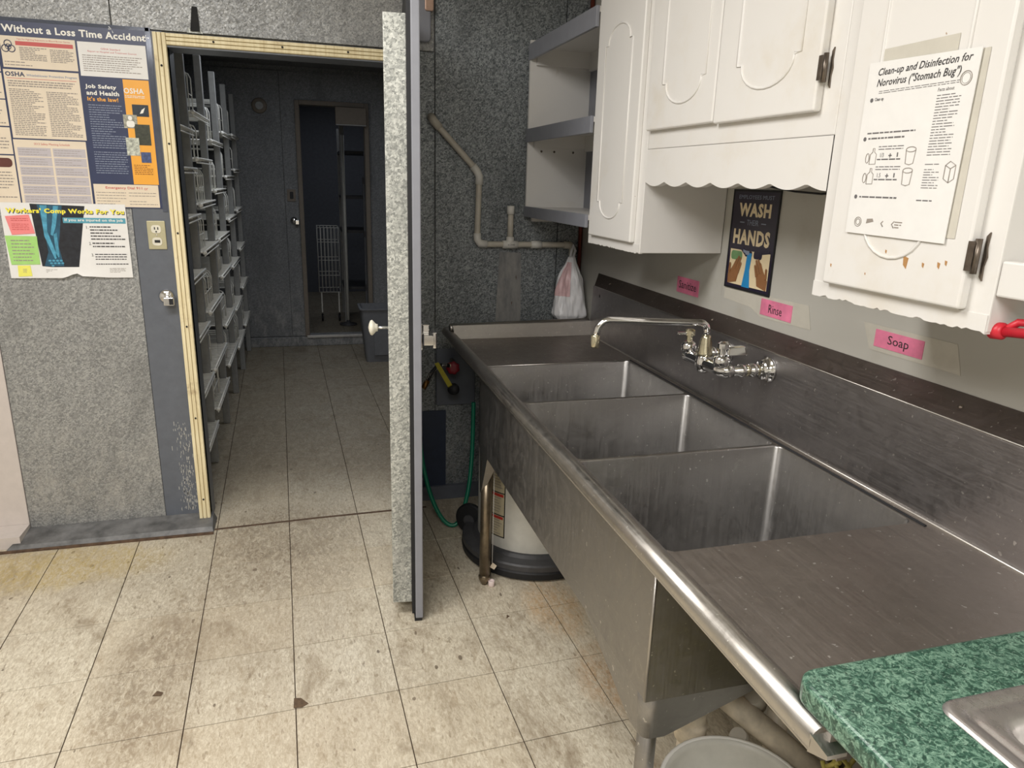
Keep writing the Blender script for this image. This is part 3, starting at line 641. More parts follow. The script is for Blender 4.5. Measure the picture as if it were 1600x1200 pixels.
# storeroom furniture, seen through the inner doorway
h = thing('metal_rack', 'tall dark metal rack standing in the storeroom', 'rack', (.75, 5.9, 0))
for x, y in ((.50, 5.75), (1.15, 5.75), (.50, 6.3), (1.15, 6.3)): MB().box(x-.022, y-.022, 0.0, x+.022, y+.022, 2.02).build('post', 'rack', h)
for z in (.35, .95, 1.3, 1.75): MB().box(.48, 5.73, z, 1.17, 6.32, z+.03).build('shelf', 'darkgrey', h)
h = thing('step_frame', 'pale square metal frame standing beside the storeroom rack', 'frame', (.72, 5.2, 0))
for x in (.68, .80): MB().box(x-.018, 5.18, 0, x+.018, 5.215, 1.50).build('post', 'bin', h)
for z in (.42, .95, 1.46): MB().box(.66, 5.17, z, .95, 5.22, z+.06).build('rail', 'darkgrey', h)
h = thing('pipe_stand', 'scuffed light metal pole standing in front of the storeroom rack', 'pole', (.53, 5.55, 0))
MB().tube([(.50, 5.55, .0), (.50, 5.55, 1.92)], .016, 10).build('tube', 'tank', h); MB().lathe([(.09, 0), (.09, .012), (.02, .03), (.018, .05)], (.50, 5.55, 0), n=20).build('foot', 'darkgrey', h)
h = thing('wire_basket', 'white wire basket cart on casters in the storeroom', 'basket', (.40, 5.95, .1))
mb = MB(); x0, x1, y0, y1, z0, z1 = .22, .44, 5.75, 6.1, .32, 1.0
for z in (z0, z1, .66, .85, .5): mb.tube([(x0, y0, z), (x1, y0, z), (x1, y1, z), (x0, y1, z)], .004, 5, closed=True)
for q in range(7): x = x0+(x1-x0)*q/6; mb.tube([(x, y0, z0), (x, y0, z1)], .003, 5); mb.tube([(x, y1, z0), (x, y1, z1)], .003, 5)
for q in range(8): y = y0+(y1-y0)*q/7; mb.tube([(x0, y, z0), (x0, y, z1)], .003, 5)
mb.build('wire_cage', 'wire', h)
for x in (x0+.02, x1-.02):
    MB().box(x-.006, y0+.01, .1, x+.006, y0+.03, z0).build('leg', 'wire', h); MB().lathe([(.0001, -.01), (.04, -.01), (.04, .01), (.0001, .01)], (x, y0+.02, .045), (1, 0, 0), 14).build('caster', 'black', h)

# ================================================================ SINK
ZD = .870; XF = .712; XK = 1.27; XS = 1.302
YB = [.264, -.192, -.666, -1.122]; YE = .735; YN = -1.60; t_ = .007
sk = thing('three_bowl_sink', 'long stainless steel three compartment sink with drainboards and tall backsplash', 'sink', (1.0, -.4, 0))
dk = MB()
dk.box(XF-.02, YB[0], ZD-.02, XS+.004, YE+.004, ZD); dk.box(XF-.02, YN, ZD-.02, XS+.004, YB[3], ZD)
dk.box(XF-.02, YB[3], ZD-.02, XF, YB[0], ZD); dk.box(XK, YB[3], ZD-.02, XS+.004, YB[0], ZD)
dk.build('drainboard', 'deck', sk)
# bowls: rounded corners, open top
zb = ZD-.31
for q in range(3):
    y1, y0 = YB[q]-t_*.9, YB[q+1]+t_*.9
    if q == 0: y1 = YB[0]
    if q == 2: y0 = YB[3]
    mb = MB(); L = []
    for z, ins, r_ in ((ZD, 0, .022), (ZD-.003, .0015, .022), (zb+.03, .006, .024), (zb+.012, .012, .03), (zb+.004, .026, .03), (zb, .05, .03)):
        L.append([Vector((a, b_, z)) for a, b_ in rrect(XF+ins, y0+ins, XK-ins, y1-ins, r_, 6)])
    k_ = len(L[0]); vs = [v for l in L for v in l]; fs = [(i*k_+j, i*k_+(j+1) % k_, (i+1)*k_+(j+1) % k_, (i+1)*k_+j) for i in range(len(L)-1) for j in range(k_)]
    fs.append(tuple(range((len(L)-1)*k_, len(L)*k_))); mb.add(vs, fs, True)
    b_ = mb.build('bowl', 'steelz', sk)
    # corner fillers so the rounded bowl meets the square cut-out
    for cx, cy, sx, sy in ((XF, y0, 1, 1), (XK, y0, -1, 1), (XF, y1, 1, -1), (XK, y1, -1, -1)):
        pts = [(cx, cy)]+[(cx+sx*.022*(1-math.sin(R(a))), cy+sy*.022*(1-math.cos(R(a)))) for a in range(0, 91, 15)]
        MB().prism(FLR(ZD-.004), pts, 0, .004).build('corner_web', 'deck', b_)
    yc = (y0+y1)/2; MB().lathe([(.045, .001), (.042, .003), (.03, .001), (.0001, -.002)], (.98, yc, zb), n=24).build('strainer', 'chrome', b_)
for y in YB[1:3]: MB().box(XF, y-t_, ZD-.012, XK, y+t_, ZD+.0005).build('divider', 'rim', sk, bevel=.003)
ed = MB()
for y in (YB[0], ): ed.tube([(XF, y, ZD-.001), (XK, y, ZD-.001)], .0028, 6)
ed.build('bowl_edge_weld', 'rim', sk)
# outer shell: apron, ends, underside
MB().box(.690, YB[3]-.008, zb-.004, XF-.002, YB[0]+.012, ZD-.008).build('apron', 'steelz', sk, bevel=.003)
MB().box(.690, YB[3]-.010, zb-.004, XS, YB[3]-.002, ZD-.02).build('end_panel', 'steelz', sk)
MB().box(.690, YB[0]+.004, zb-.004, XS, YB[0]+.012, ZD-.02).build('end_panel', 'steelz', sk)
MB().tube([(.689, YB[3]-.010, zb), (.689, YB[3]-.010, ZD-.02)], .0035, 6).build('corner_weld', 'rim', sk)
# rolled rim
pr = []
for a in range(-60, 241, 20): pr.append((.026*math.cos(R(a)), .026*math.sin(R(a))))
def sweep(prof, path):                                      # profile (across, up) swept along a horizontal path
    mb = MB(); rings = []
    for i, (x, y, z) in enumerate(path):
        a = Vector(path[max(i-1, 0)][:2]); b_ = Vector(path[min(i+1, len(path)-1)][:2]); d = (b_-a).normalized(); nrm = Vector((-d.y, d.x))
        rings.append([Vector((x+nrm.x*u, y+nrm.y*u, z+v)) for u, v in prof])
    n = len(prof)
    for i in range(len(path)-1): mb.add(rings[i]+rings[i+1], [(j, j+1, n+j+1, n+j) for j in range(n-1)], True)
    return mb
cx = .677; rimp = [(cx, YN+.01, .876), (cx, -1.0, .876), (cx, -.3, .876), (cx, .3, .876), (cx, YE+.06, .880), (cx-.006, YE+.10, .884)]
m1 = MB().tube([(x_, y, z) for x_, y, z in rimp], [.0205]*6, 24)
m1.hexa([(cx, YN, .862), (XF+.002, YN, ZD-.012), (XF+.002, YE, ZD-.012), (cx, YE, .862)], [(cx, YN, .8945), (XF+.002, YN, ZD+.001), (XF+.002, YE, ZD+.001), (cx, YE, .8945)])
m1.lathe([(.0205, 0), (.019, .006), (.012, .012), (.0001, .015)], rimp[-1], (0, 1, .05), 24)
m1.add([(cx-.02, YN+.012, .888), (cx+.02, YN+.012, .888), (cx+.02, YN+.012, .862), (cx-.02, YN+.012, .862), (cx-.012, YN-.012, .874), (cx+.016, YN-.012, .874), (cx+.016, YN-.012, .868), (cx-.012, YN-.012, .868)], [(0, 1, 5, 4), (1, 2, 6, 5), (2, 3, 7, 6), (3, 0, 4, 7), (4, 5, 6, 7)])
m1.build('rolled_rim', 'rim', sk)
MB().tube([(cx-.009, YN+.02, .8575), (cx-.009, YE, .8575)], .004, 8).build('rim_hem', 'rim', sk)
# far end splash
m1 = MB(); pts = [(XF-.015, YE, ZD-.002), (XF-.015, YE+.012, .925)]
m1.hexa([(XF-.02, YE-.006, ZD-.002), (XS+.004, YE-.006, ZD-.002), (XS+.004, YE+.03, ZD-.002), (XF-.02, YE+.03, ZD-.002)], [(cx, YE+.004, .928), (XS+.004, YE+.004, .934), (XS+.004, YE+.03, .934), (cx, YE+.03, .928)])
m1.tube([(cx-.006, YE+.03, .914), (XS, YE+.03, .926)], .016, 14); m1.build('end_splash', 'steelx', sk, bevel=.003)
# backsplash with slanted ledge to the wall, far end clipped
bs = MB(); y0, y1 = YN, YE+.02
bs.hexa([(XS, y0, ZD-.01), (XS, y1, ZD-.01), (XB-.003, y1, ZD-.01), (XB-.003, y0, ZD-.01)], [(XS, y0, 1.090), (XS, y1-.02, 1.090), (XB-.003, y1-.02, 1.090), (XB-.003, y0, 1.090)]); bs.build('backsplash', 'steel', sk, bevel=.002)
bs = MB(); bs.hexa([(XS-.0005, y0, 1.089), (XS-.0005, y1-.035, 1.089), (XB-.002, y1+.06, 1.089), (XB-.002, y0, 1.089)], [(XS, y0, 1.0935), (XS, y1-.035, 1.0935), (XB-.002, y1+.06, 1.134), (XB-.002, y0, 1.134)]); bs.build('backsplash_ledge', 'rust_ledge', sk)
MB().hexa([(XS+.0, y1-.02, ZD), (XB-.003, y1-.02, ZD), (XB-.003, y1+.085, ZD), (XS+.02, y1+.04, ZD)], [(XS+.0, y1-.04, 1.089), (XB-.003, y1-.02, 1.089), (XB-.003, y1+.06, 1.10), (XS+.02, y1+.01, 1.09)]).build('backsplash_return', 'steel', sk)
MB().tube([(XS, YN, 1.0915), (XS, y1-.04, 1.0915)], .0022, 6).build('fold_line', 'rim', sk)
MB().tube([(XS-.002, YN, ZD+.001), (XS-.002, YE, ZD+.001)], .004, 6).build('corner_bead', 'rim', sk)
MB().tube([(XK+.008, YB[3]-.02, ZD+.0005), (XK+.008, YB[0], ZD+.0005)], .0035, 6).build('dark_seam', 'dark', sk)
for y in (-.195, -1.12, .62):
    MB().lathe([(.0001, 0), (.006, 0), (.005, .004), (.0001, .005)], (1.331, y, 1.112), (-.6, 0, .8), 12).build('screw', 'hinge', sk)
MB().prism(WB(XS), rect(-.66, 1.05, -.654, 1.062), 0, .001).build('dent', 'dark', sk)
# legs with gussets
def leg(x, y, ztop, foot=True, mat='brass'):
    l_ = MB().tube([(x, y, .035 if foot else .0), (x, y, ztop)], .0205, 20).build('leg', mat, sk)
    MB().lathe([(.016, .05), (.024, .035), (.022, .02), (.012, .004), (.012, 0)], (x, y, 0), n=18).build('foot', 'brass', l_)
    return l_
lg = leg(.712, .235, .52)
g = MB(); g.hexa([(.692, .27, .555), (.74, .27, .555), (.74, .15, .555), (.692, .15, .555)], [(.692, .252, .385), (.70, .252, .385), (.70, .235, .385), (.692, .235, .385)]); g.build('gusset', 'steelz', lg)
lg = leg(.737, -1.068, .56, mat='steelz')
g = MB(); zt = zb-.002
# curved sheet cone: wings along the apron and along the end panel, wrapped round the leg
arcp = [(.737+.0215*math.cos(R(a)), -1.068+.0215*math.sin(R(a))) for a in range(180, 271, 15)]
bot = [(x, y, .425) for x, y in arcp]; top_ = [(.700-.0, -1.118+.022, zt)]+[(.722+.026*math.cos(R(a)), -1.096+.026*math.sin(R(a)), zt) for a in range(195, 256, 15)]+[(.73, -1.122, zt)]
top_ = [(.7225+.030*math.cos(R(a)), -1.093+.030*math.sin(R(a)), zt) for a in range(180, 271, 15)]
n = len(bot); g.add(bot+top_, [(i, i+1, n+i+1, n+i) for i in range(n-1)], True)
g.add([bot[0], top_[0], (.6925, -.80, zt), (.714, -1.03, .425)], [(0, 1, 2, 3)]); g.add([bot[-1], top_[-1], (1.02, -1.122, zt), (.765, -1.09, .425)], [(0, 1, 2, 3)])
go = g.build('gusset', 'steelz', lg); so = go.modifiers.new('s', 'SOLIDIFY'); so.thickness = .002
leg(1.24, .235, .52); leg(1.24, -1.068, .56)

# faucet
fc = thing('faucet', 'chrome wall mounted faucet with long swing spout over the middle bowl', 'faucet', (XS, -.44, 1.0))
ZF = 1.042; XV = 1.172
for y in (-.545, -.338):
    f_ = MB().lathe([(.0001, 0), (.036, 0), (.037, .004), (.034, .008), (.03, .010), (.028, .02), (.026, .024), (.0001, .026)], (XS, y, ZF), (-1, 0, 0), 28).build('flange', 'chrome', fc)
    MB().lathe([(.013, .02), (.013, .04), (.019, .042), (.019, .055), (.014, .058), (.014, .075), (.018, .077), (.018, .09), (.013, .094), (.013, .12)], (XS, y, ZF), (-1, 0, 0), 16).build('inlet_nipple', 'chrome', f_)
    MB().lathe([(.0135, .03), (.016, .032), (.016, .04), (.0135, .042)], (XS, y, ZF), (-1, 0, 0), 16).lathe([(.0145, .062), (.016, .064), (.016, .07), (.0145, .072)], (XS, y, ZF), (-1, 0, 0), 16).build('limescale_ring', 'lime', f_)
bd_ = MB()
bd_.tube([(XV+.02, -.545, ZF), (XV+.004, -.541, ZF), (XV-.006, -.528, ZF), (XV-.008, -.51, ZF), (XV-.008, -.375, ZF), (XV-.006, -.355, ZF), (XV+.004, -.342, ZF), (XV+.02, -.338, ZF)], [.017, .02, .02, .017, .017, .02, .02, .017], 18)
bd_.lathe([(.0001, -.03), (.012, -.028), (.022, -.02), (.025, 0), (.022, .018), (.02, .022)], (XV-.008, -.442, ZF), n=24); bd_.build('valve_body', 'chrome', fc)
for y, sgn in ((-.53, -1), (-.353, 1)):
    v_ = MB().lathe([(.017, 0), (.022, .006), (.022, .024), (.019, .03), (.012, .034)], (XV-.008, y, ZF+.008), n=20).build('valve_bonnet', 'chrome', fc)
    MB().lathe([(.009, .034), (.009, .05), (.015, .052), (.015, .066), (.009, .07), (.0001, .071)], (XV-.008, y, ZF+.008), n=12, smooth=False).build('stem', 'lime' if sgn > 0 else 'chrome', v_)
    if sgn > 0: MB().box(XV-.05, y-.006, ZF+.062, XV-.015, y+.006, ZF+.07).build('lever_handle', 'chrome', v_, bevel=.003)
    else: MB().hexa([(XV+.0, y-.016, ZF+.04), (XV+.06, y-.016, ZF+.04), (XV+.06, y+.012, ZF+.04), (XV, y+.012, ZF+.04)], [(XV+.004, y-.01, ZF+.064), (XV+.054, y-.01, ZF+.066), (XV+.054, y+.008, ZF+.066), (XV+.004, y+.008, ZF+.064)]).build('lever_handle', 'chrome', v_, bevel=.004)
sx_, sy_, sz = XV-.008, -.442, ZF+.105
MB().lathe([(.022, .02), (.022, .028), (.02, .034), (.017, .06), (.013, .072), (.012, .078)], (sx_, sy_, ZF), n=24).build('spout_collar', 'lime', fc)
sp_ = [(sx_, sy_, ZF+.07), (sx_, sy_, sz-.015)]+[(sx_-.022+.022*math.cos(R(a)), sy_+.002*a/90, sz-.014+.022*math.sin(R(a))) for a in range(15, 91, 15)]
dx, dy = -.985, .172; L = .255
q0 = Vector(sp_[-1]); sp_ += [q0+Vector((dx, dy, .02))*L*k_/6 for k_ in range(1, 7)]
q1 = Vector(sp_[-1]); sp_ += [q1+Vector((dx, dy, 0))*(.034*math.sin(R(a)))+Vector((0, 0, -.034*(1-math.cos(R(a))))) for a in range(12, 85, 12)]
q2 = Vector(sp_[-1]); sp_.append(q2+Vector((dx*.004, dy*.004, -.018)))
MB().tube(sp_, .0095, 14).build('spout', 'chrome', fc)
MB().lathe([(.011, 0), (.013, -.004), (.0125, -.03), (.0115, -.036), (.008, -.037)], sp_[-1]+Vector((0, 0, .008)), n=16).build('aerator', 'lime', fc)

# ================================================================ UPPER CABINETS
XC = 1.078
def door(parent, y1, y0, z0, z1, nm='door', groove=None, step=.035, arch=.05, th_=.018):
    d = MB().box(XC-th_, y0, z0, XC+.001, y1, z1).build(nm, 'cab', parent, bevel=.005, seg=3)
    if groove:
        gy1, gy0, gz0, gz1 = groove; Fg = WB(XC-th_); ym = (gy0+gy1)/2; hw = (gy1-gy0)/2-.02
        def P(y, z): return Fg(-y, z, .0)
        pts = [P(gy1, gz0), P(gy1-.02, gz0)]+[P(ym+hw*math.cos(R(a)), gz0-.004-arch*math.sin(R(a))) for a in range(0, 181, 15)][0:]+[P(gy0+.02, gz0), P(gy0, gz0)]
        pts += [P(gy0, gz1), P(gy0+.02, gz1)]+[P(ym-hw*math.cos(R(a)), gz1+.004+arch*math.sin(R(a))) for a in range(0, 181, 15)]+[P(gy1-.02, gz1), P(gy1, gz1)]
        MB().tube(pts, .0032, 6, closed=True).build('panel_bead', 'cab', d)
    return d
def carcass(parent, y0, y1, z0, z1, rag=True):
    a = MB().box(XC, y0, z0+.004, XB-.002, y1, z1).build('carcass', 'cab', parent, bevel=.002)
    if rag:
        rg = MB(); rr = random.Random(int(y0*1000)); n = int((y1-y0)/.008)
        y0 += .0015; y1 -= .0015; top = [(XC-.0015, y0+(y1-y0)*i/n, z0+.03) for i in range(n+1)]; lo = [(XC-.0015, y0+(y1-y0)*i/n, z0+.001+rr.random()**3*.005) for i in range(n+1)]
        rg.add(top+lo, [(i, i+1, n+2+i, n+1+i) for i in range(n)]); e_ = rg.build('chipped_edge', 'cab', a); m_ = e_.modifiers.new('s', 'SOLIDIFY'); m_.thickness = .012
    return a
c1 = thing('tall_cabinet', 'narrow white wall cabinet between the open shelves and the wavy valance', 'cabinet', (1.22, .06, 1.31))
carcass(c1, -.158, .262, 1.313, 2.45)
door(c1, .226, -.118, 1.345, 2.40, groove=(.155, -.046, 1.462, 1.94), arch=.048)
MB().tube([(XC-.004, .238, 1.43), (XC-.004, .238, 1.475)], .006, 8).build('hinge', 'hinge', c1)
c2 = thing('double_cabinet', 'white double door wall cabinet above the wavy valance', 'cabinet', (1.22, -.56, 1.52))
MB().box(XC, -.9555, 1.618, XB-.002, -.162, 2.45).build('carcass', 'cab', c2, bevel=.002)
door(c2, -.174, -.535, 1.667, 2.40, groove=(-.262, -.486, 1.782, 2.2), arch=.052)
door(c2, -.539, -.908, 1.663, 2.40, groove=(-.623, -.848, 1.779, 2.2), arch=.052)
val = MB(); n = 84; Fv = WB(XC); a0, a1 = .159, .9555; bot = []
for i in range(n+1):
    a = a0+(a1-a0)*i/n; ph_ = (a-a0)/(a1-a0)*6.5; bot.append((a, 1.5275-.0125*abs(math.sin(math.pi*ph_))))
fvs = []
for a, z in bot: fvs += [Fv(a, z, .001), Fv(a, 1.6175, .001), Fv(a, z, -.018), Fv(a, 1.617, -.018)]
fs = []
for i in range(n): k_ = 4*i; fs += [(k_, k_+4, k_+5, k_+1), (k_+2, k_+3, k_+7, k_+6), (k_, k_+2, k_+6, k_+4)]
val.add(fvs, fs); val.build('scalloped_valance', 'cab', c2)
def hng(par, y, z):
    MB().tube([(XC-.012, y, z-.026), (XC-.012, y, z+.026)], .005, 10).build('hinge', 'hinge', par)
    F_ = WB(XC); MB().prism(F_, [(-y+.003, z-.03), (-y+.008, z-.036), (-y+.007, z-.014), (-y+.010, z), (-y+.007, z+.014), (-y+.008, z+.036), (-y+.003, z+.03)], 0, .003).prism(F_, rect(-y-.010, z-.022, -y, z+.022), .018, .0205).build('hinge_leaf', 'hinge', par)
hng(c2, -.917, 1.74)
for z in (1.755, 1.945): MB().tube([(XC-.008, -.168, z-.02), (XC-.008, -.168, z+.02)], .004, 8).build('hinge', 'hinge', c2)
c3 = thing('large_cabinet', 'white wall cabinet with the taped disinfection notice on its door', 'cabinet', (1.22, -1.15, 1.31))
carcass(c3, -1.352, -.956, 1.313, 2.45)
door(c3, -1.0, -1.312, 1.345, 2.40, groove=(-1.07, -1.245, 1.47, 2.2), arch=.058)
hng(c3, -1.32, 1.427)
ch = MB(); Fd = WB(XC-.018)
for a, z, s_ in ((1.195, 1.405, .010), (1.232, 1.404, .004), (1.262, 1.407, .005), (1.275, 1.412, .004), (1.02, 1.38, .003), (1.15, 1.418, .003), (1.11, 1.375, .002)):
    ch.prism(Fd, [(a-s_*.5, z+s_), (a+s_*.6, z+s_*.7), (a+s_*.4, z-s_*1.1), (a-s_*.3, z-s_*.5)], -.001, .0006)
ch.build('paint_chips', plain('chipped_wood', srgb(176, 132, 82), .7), c3)
c4 = thing('open_shelf_cabinet', 'white open shelf unit at the far right edge, past the notice', 'shelf', (1.22, -1.6, 1.37))
MB().box(XC, -2.2, 1.372, XC+.02, -1.354, 1.424).build('front_board', 'cab', c4, bevel=.003)
MB().box(XC+.02, -2.2, 1.40, XB-.002, -1.354, 1.42).build('shelf_board', 'cab', c4); MB().box(XC+.02, -2.2, 1.42, XB-.002, -2.18, 2.45).build('side_panel', 'cab', c4)
# open shelves in the corner
c5 = thing('corner_shelf', 'open white corner shelves with grey front strips beside the metal wall', 'shelf', (1.2, .65, 1.36))
XS5 = 1.062
MB().box(XS5+.004, 1.012, 1.37, XB-.003, 1.028, 2.10).build('end_panel', 'cab', c5)
MB().box(XB-.016, .265, 1.37, XB-.003, 1.012, 2.10).build('back_panel', 'greyl', c5)
for z0, z1 in ((1.366, 1.412), (1.686, 1.742), (2.02, 2.085)):
    b_ = MB().box(XS5+.012, .265, z1-.02, XB-.016, 1.012, z1-.002).build('shelf_board', 'cab', c5)
    MB().box(XS5, .265, z0, XS5+.012, 1.03, z1).build('front_strip', 'greyl', b_, bevel=.0015)
    MB().box(XB-.03, .265, z0-.03, XB-.016, 1.0, z1-.02).box(XS5+.03, .995, z0-.02, XB-.03, 1.012, z1-.02).build('cleat', 'cab', b_)
for x in (1.13, 1.19, 1.28): MB().lathe([(.0001, 0), (.005, 0), (.005, .002), (.0001, .002)], (x, 1.0118, 1.65), (0, -1, 0), 8).build('screw', 'hinge', c5)

# ================================================================ PAPERS ON THE RIGHT
Fp = WB(XC-.0205)
pp = thing('notice_paper', 'white printed Norovirus clean-up notice taped to the cabinet door', 'paper', (XC-.02, -1.16, 1.44))
MB().prism(Fp, [(1.050, 1.444), (1.268, 1.441), (1.272, 1.722), (1.049, 1.729)], .0005, .0018).build('sheet', 'paper', pp)
MB().prism(WB(XC-.0186), [(1.075, 1.70), (1.225, 1.70), (1.225, 1.748), (1.075, 1.748)], .0, .0006).prism(WB(XC-.0186), rect(1.26, 1.45, 1.283, 1.72), 0, .0006).build('sticky_tape', 'tape', pp)
H = .0022
MB().text(Fp, 'Clean-up and Disinfection for', 1.070, 1.7025, 1.256, 1.7175, H, .02, bold=.012).text(Fp, 'Norovirus ("Stomach Bug")', 1.072, 1.685, 1.240, 1.701, H, .02, bold=.012).build('heading', 'ink', pp)
t = MB(); fine(t, Fp, 1.08, 1.676, 1.25, 1.682, 2, H, .28, seed=61); fine(t, Fp, 1.068, 1.6105, 1.18, 1.616, 1, H, .4, seed=62); fine(t, Fp, 1.072, 1.6015, 1.19, 1.6075, 1, H, .42, seed=63)
fine(t, Fp, 1.072, 1.504, 1.16, 1.510, 1, H, .42, seed=64); fine(t, Fp, 1.20, 1.502, 1.245, 1.507, 1, H, .35, seed=65)
fine(t, Fp, 1.205, 1.572, 1.25, 1.664, 22, H, .26, seed=66); fine(t, Fp, 1.205, 1.522, 1.237, 1.562, 10, H, .26, seed=67)
for z in (1.574, 1.541): fine(t, Fp, 1.10, z+.010, 1.155, z+.0185, 2, H, .3, seed=68); fine(t, Fp, 1.10, z-.007, 1.155, z-.002, 1, H, .4, seed=69)
for z, q in ((1.574, '1/3'), (1.541, '1.5')): t.text(Fp, q, 1.106, z-.001, 1.114, z+.006, H).text(Fp, '+', 1.125, z-.002, 1.132, z+.005, H, bold=.03).text(Fp, '1', 1.143, z-.001, 1.1455, z+.006, H)
t.text(Fp, 'Clean up', 1.073, 1.664, 1.093, 1.671, H, bold=.02); t.text(Fp, 'Facts about', 1.205, 1.668, 1.235, 1.673, H)
for a, z in ((1.066, 1.6675), (1.064, 1.604), (1.063, 1.507)): t.prism(Fp, rrect(a-.0035, z-.0035, a+.0035, z+.0035, .0033), H-.0003, H)
t.build('body_text', plain('grey_ink', srgb(105, 103, 104), .5), pp)
def ring(mb, a, z, ra, rb, r_=.0006): mb.tube([Fp(a+ra*math.cos(R(u)), z+rb*math.sin(R(u)), H) for u in range(0, 360, 20)], r_, 4, closed=True)
t = MB(); ring(t, 1.253, 1.682, .010, .010); ring(t, 1.253, 1.682, .0075, .0075, .0003)
for z in (1.574, 1.541):
    ring(t, 1.172, z+.010, .010, .004); t.tube([Fp(1.162, z+.01, H), Fp(1.164, z-.012, H), Fp(1.172, z-.014, H), Fp(1.18, z-.012, H), Fp(1.182, z+.01, H)], .0006, 4)
    t.tube([Fp(1.083, z-.012, H), Fp(1.083, z+.004, H), Fp(1.088, z+.008, H), Fp(1.088, z+.014, H), Fp(1.092, z+.014, H), Fp(1.092, z+.008, H), Fp(1.097, z+.004, H), Fp(1.097, z-.012, H)], .0006, 4, closed=True)
    ring(t, 1.077, z-.002, .004, .008)
dz = .018; t.tube([Fp(1.245, 1.52+dz, H), Fp(1.245, 1.54+dz, H), Fp(1.253, 1.546+dz, H), Fp(1.264, 1.54+dz, H), Fp(1.264, 1.52+dz, H), Fp(1.255, 1.514+dz, H)], .0006, 4, closed=True); t.tube([Fp(1.245, 1.54+dz, H), Fp(1.255, 1.535+dz, H), Fp(1.264, 1.54+dz, H)], .0006, 4); t.tube([Fp(1.255, 1.535+dz, H), Fp(1.255, 1.514+dz, H)], .0006, 4)
ring(t, 1.078, 1.464, .008, .008); ring(t, 1.078, 1.464, .005, .005); t.prism(Fp, [(1.098, 1.462), (1.115, 1.466), (1.112, 1.471), (1.099, 1.470)], H-.0003, H); t.tube([Fp(1.137, 1.468, H), Fp(1.133, 1.464, H), Fp(1.138, 1.459, H)], .0009, 4)
t.tube([Fp(1.162, 1.469, H), Fp(1.157, 1.464, H), Fp(1.162, 1.458, H)], .0008, 4); fine(t, Fp, 1.163, 1.457, 1.18, 1.47, 3, H, .4, seed=70)
t.build('drawings', 'inkl', pp)
# wall notes
def note(lab, a0, b0, a1, b1, txt, ta0, tb0, ta1, tb1, tilt=0, tape=None):
    Fn = WB(XB-.0005); n0 = thing('wall_label', lab, 'label', (XB, -(a0+a1)/2, b0), 'pink labels on the wall above the sink')
    if tape: MB().prism(Fn, tape, 0, .0005).build('sticky_tape', 'tape', n0)
    MB().prism(Fn, [(a0, b0+tilt), (a1, b0), (a1, b1), (a0, b1+tilt*.3)], .0005, .0018).build('paper_strip', 'pinkl', n0)
    MB().text(Fn, txt, ta0, tb0, ta1, tb1, .0024).build('lettering', 'ink', n0)
note('pink label reading Sanitize, over the far end of the sink', -.10, 1.160, .047, 1.214, 'Sanitize', -.085, 1.176, .032, 1.202)
note('pink label reading Rinse, under the hand washing sign', .397, 1.168, .538, 1.214, 'Rinse', .436, 1.178, .496, 1.202, 0, [(.24, 1.218), (.60, 1.226), (.62, 1.165), (.40, 1.158)])
note('pink label reading Soap, nearest the big cabinet', .842, 1.174, .981, 1.2135, 'Soap', .882, 1.180, .942, 1.206, 0, [(.80, 1.222), (1.06, 1.225), (1.08, 1.165), (.83, 1.163)])
# hand washing sign
Fs = WB(XB-.001)
sg = thing('hand_washing_sign', 'dark illustrated WASH HANDS sign on the wall under the cabinet', 'sign', (XB, -.31, 1.22))
SX, SY = .205, 1.227; SW, SH = .222, .281
def S(a, b_, h): return Fs(SX+a*SW, SY+b_*SH, h)
MB().prism(S, rect(0, 0, 1, 1), .0, .003).build('board', 'signk', sg)
MB().prism(S, rect(.05, .03, .95, .40), .003, .0034).build('picture_field', 'signc', sg)
MB().text(S, 'EMPLOYEES MUST', .12, .925, .9, .965, .0036).text(S, 'THEIR', .36, .66, .62, .715, .0036).prism(S, rect(.2, .68, .3, .69), .003, .0036).prism(S, rect(.68, .68, .78, .69), .003, .0036).build('small_lettering', 'bluel', sg)
MB().text(S, 'WASH', .15, .745, .86, .885, .0036, bold=.045).build('word', 'signc', sg); MB().text(S, 'HANDS', .08, .455, .90, .615, .0036, bold=.045).build('word', 'signc', sg)
t = MB().prism(S, [(.08, .40), (.3, .40), (.42, .34), (.36, .43), (.62, .43), (.6, .36), (.92, .40), (.92, .43), (.05, .43)], .0034, .0038)
t.prism(S, rrect(.40, .34, .56, .40, .02), .0038, .0042); t.prism(S, rrect(.6, .33, .78, .41, .03), .0038, .0042); t.build('dark_shapes', 'signk', sg)
MB().prism(S, rrect(.08, .29, .34, .385, .04), .0035, .0040).build('foam', 'pgreen', sg)
MB().prism(S, [(.46, .38), (.56, .38), (.54, .2), (.58, .02), (.40, .02), (.44, .2)], .0042, .0046).build('water_stream', 'water', sg)
MB().prism(S, [(.36, .385), (.42, .37), (.42, .36), (.5, .36), (.5, .40), (.42, .40), (.36, .41)], .0044, .0050).build('tap', 'bluel', sg)
def hand(mb, cx, s_):
    mb.prism(S, [(cx-s_*.22, .03), (cx-s_*.02, .06), (cx+s_*.02, .17), (cx-s_*.13, .22), (cx-s_*.23, .13)], .0042, .0048)
    for q, (bx, by, ang, L_) in enumerate(((-.13, .19, 58, .13), (-.085, .20, 62, .155), (-.035, .19, 64, .15), (.0, .16, 66, .12), (-.20, .15, 86, .10))):
        a = R(ang); w_ = .02; x0, y0 = cx+s_*bx, by; x1, y1 = x0+s_*L_*math.cos(a)*1.15, y0+L_*math.sin(a)*.95
        mb.prism(S, [(x0-w_*s_, y0+.005), (x0+w_*s_, y0-.012), (x1+w_*.8*s_, y1-.006), (x1+s_*.004, y1+.01), (x1-w_*.8*s_, y1)], .0046+q*.0002, .0050+q*.0003)
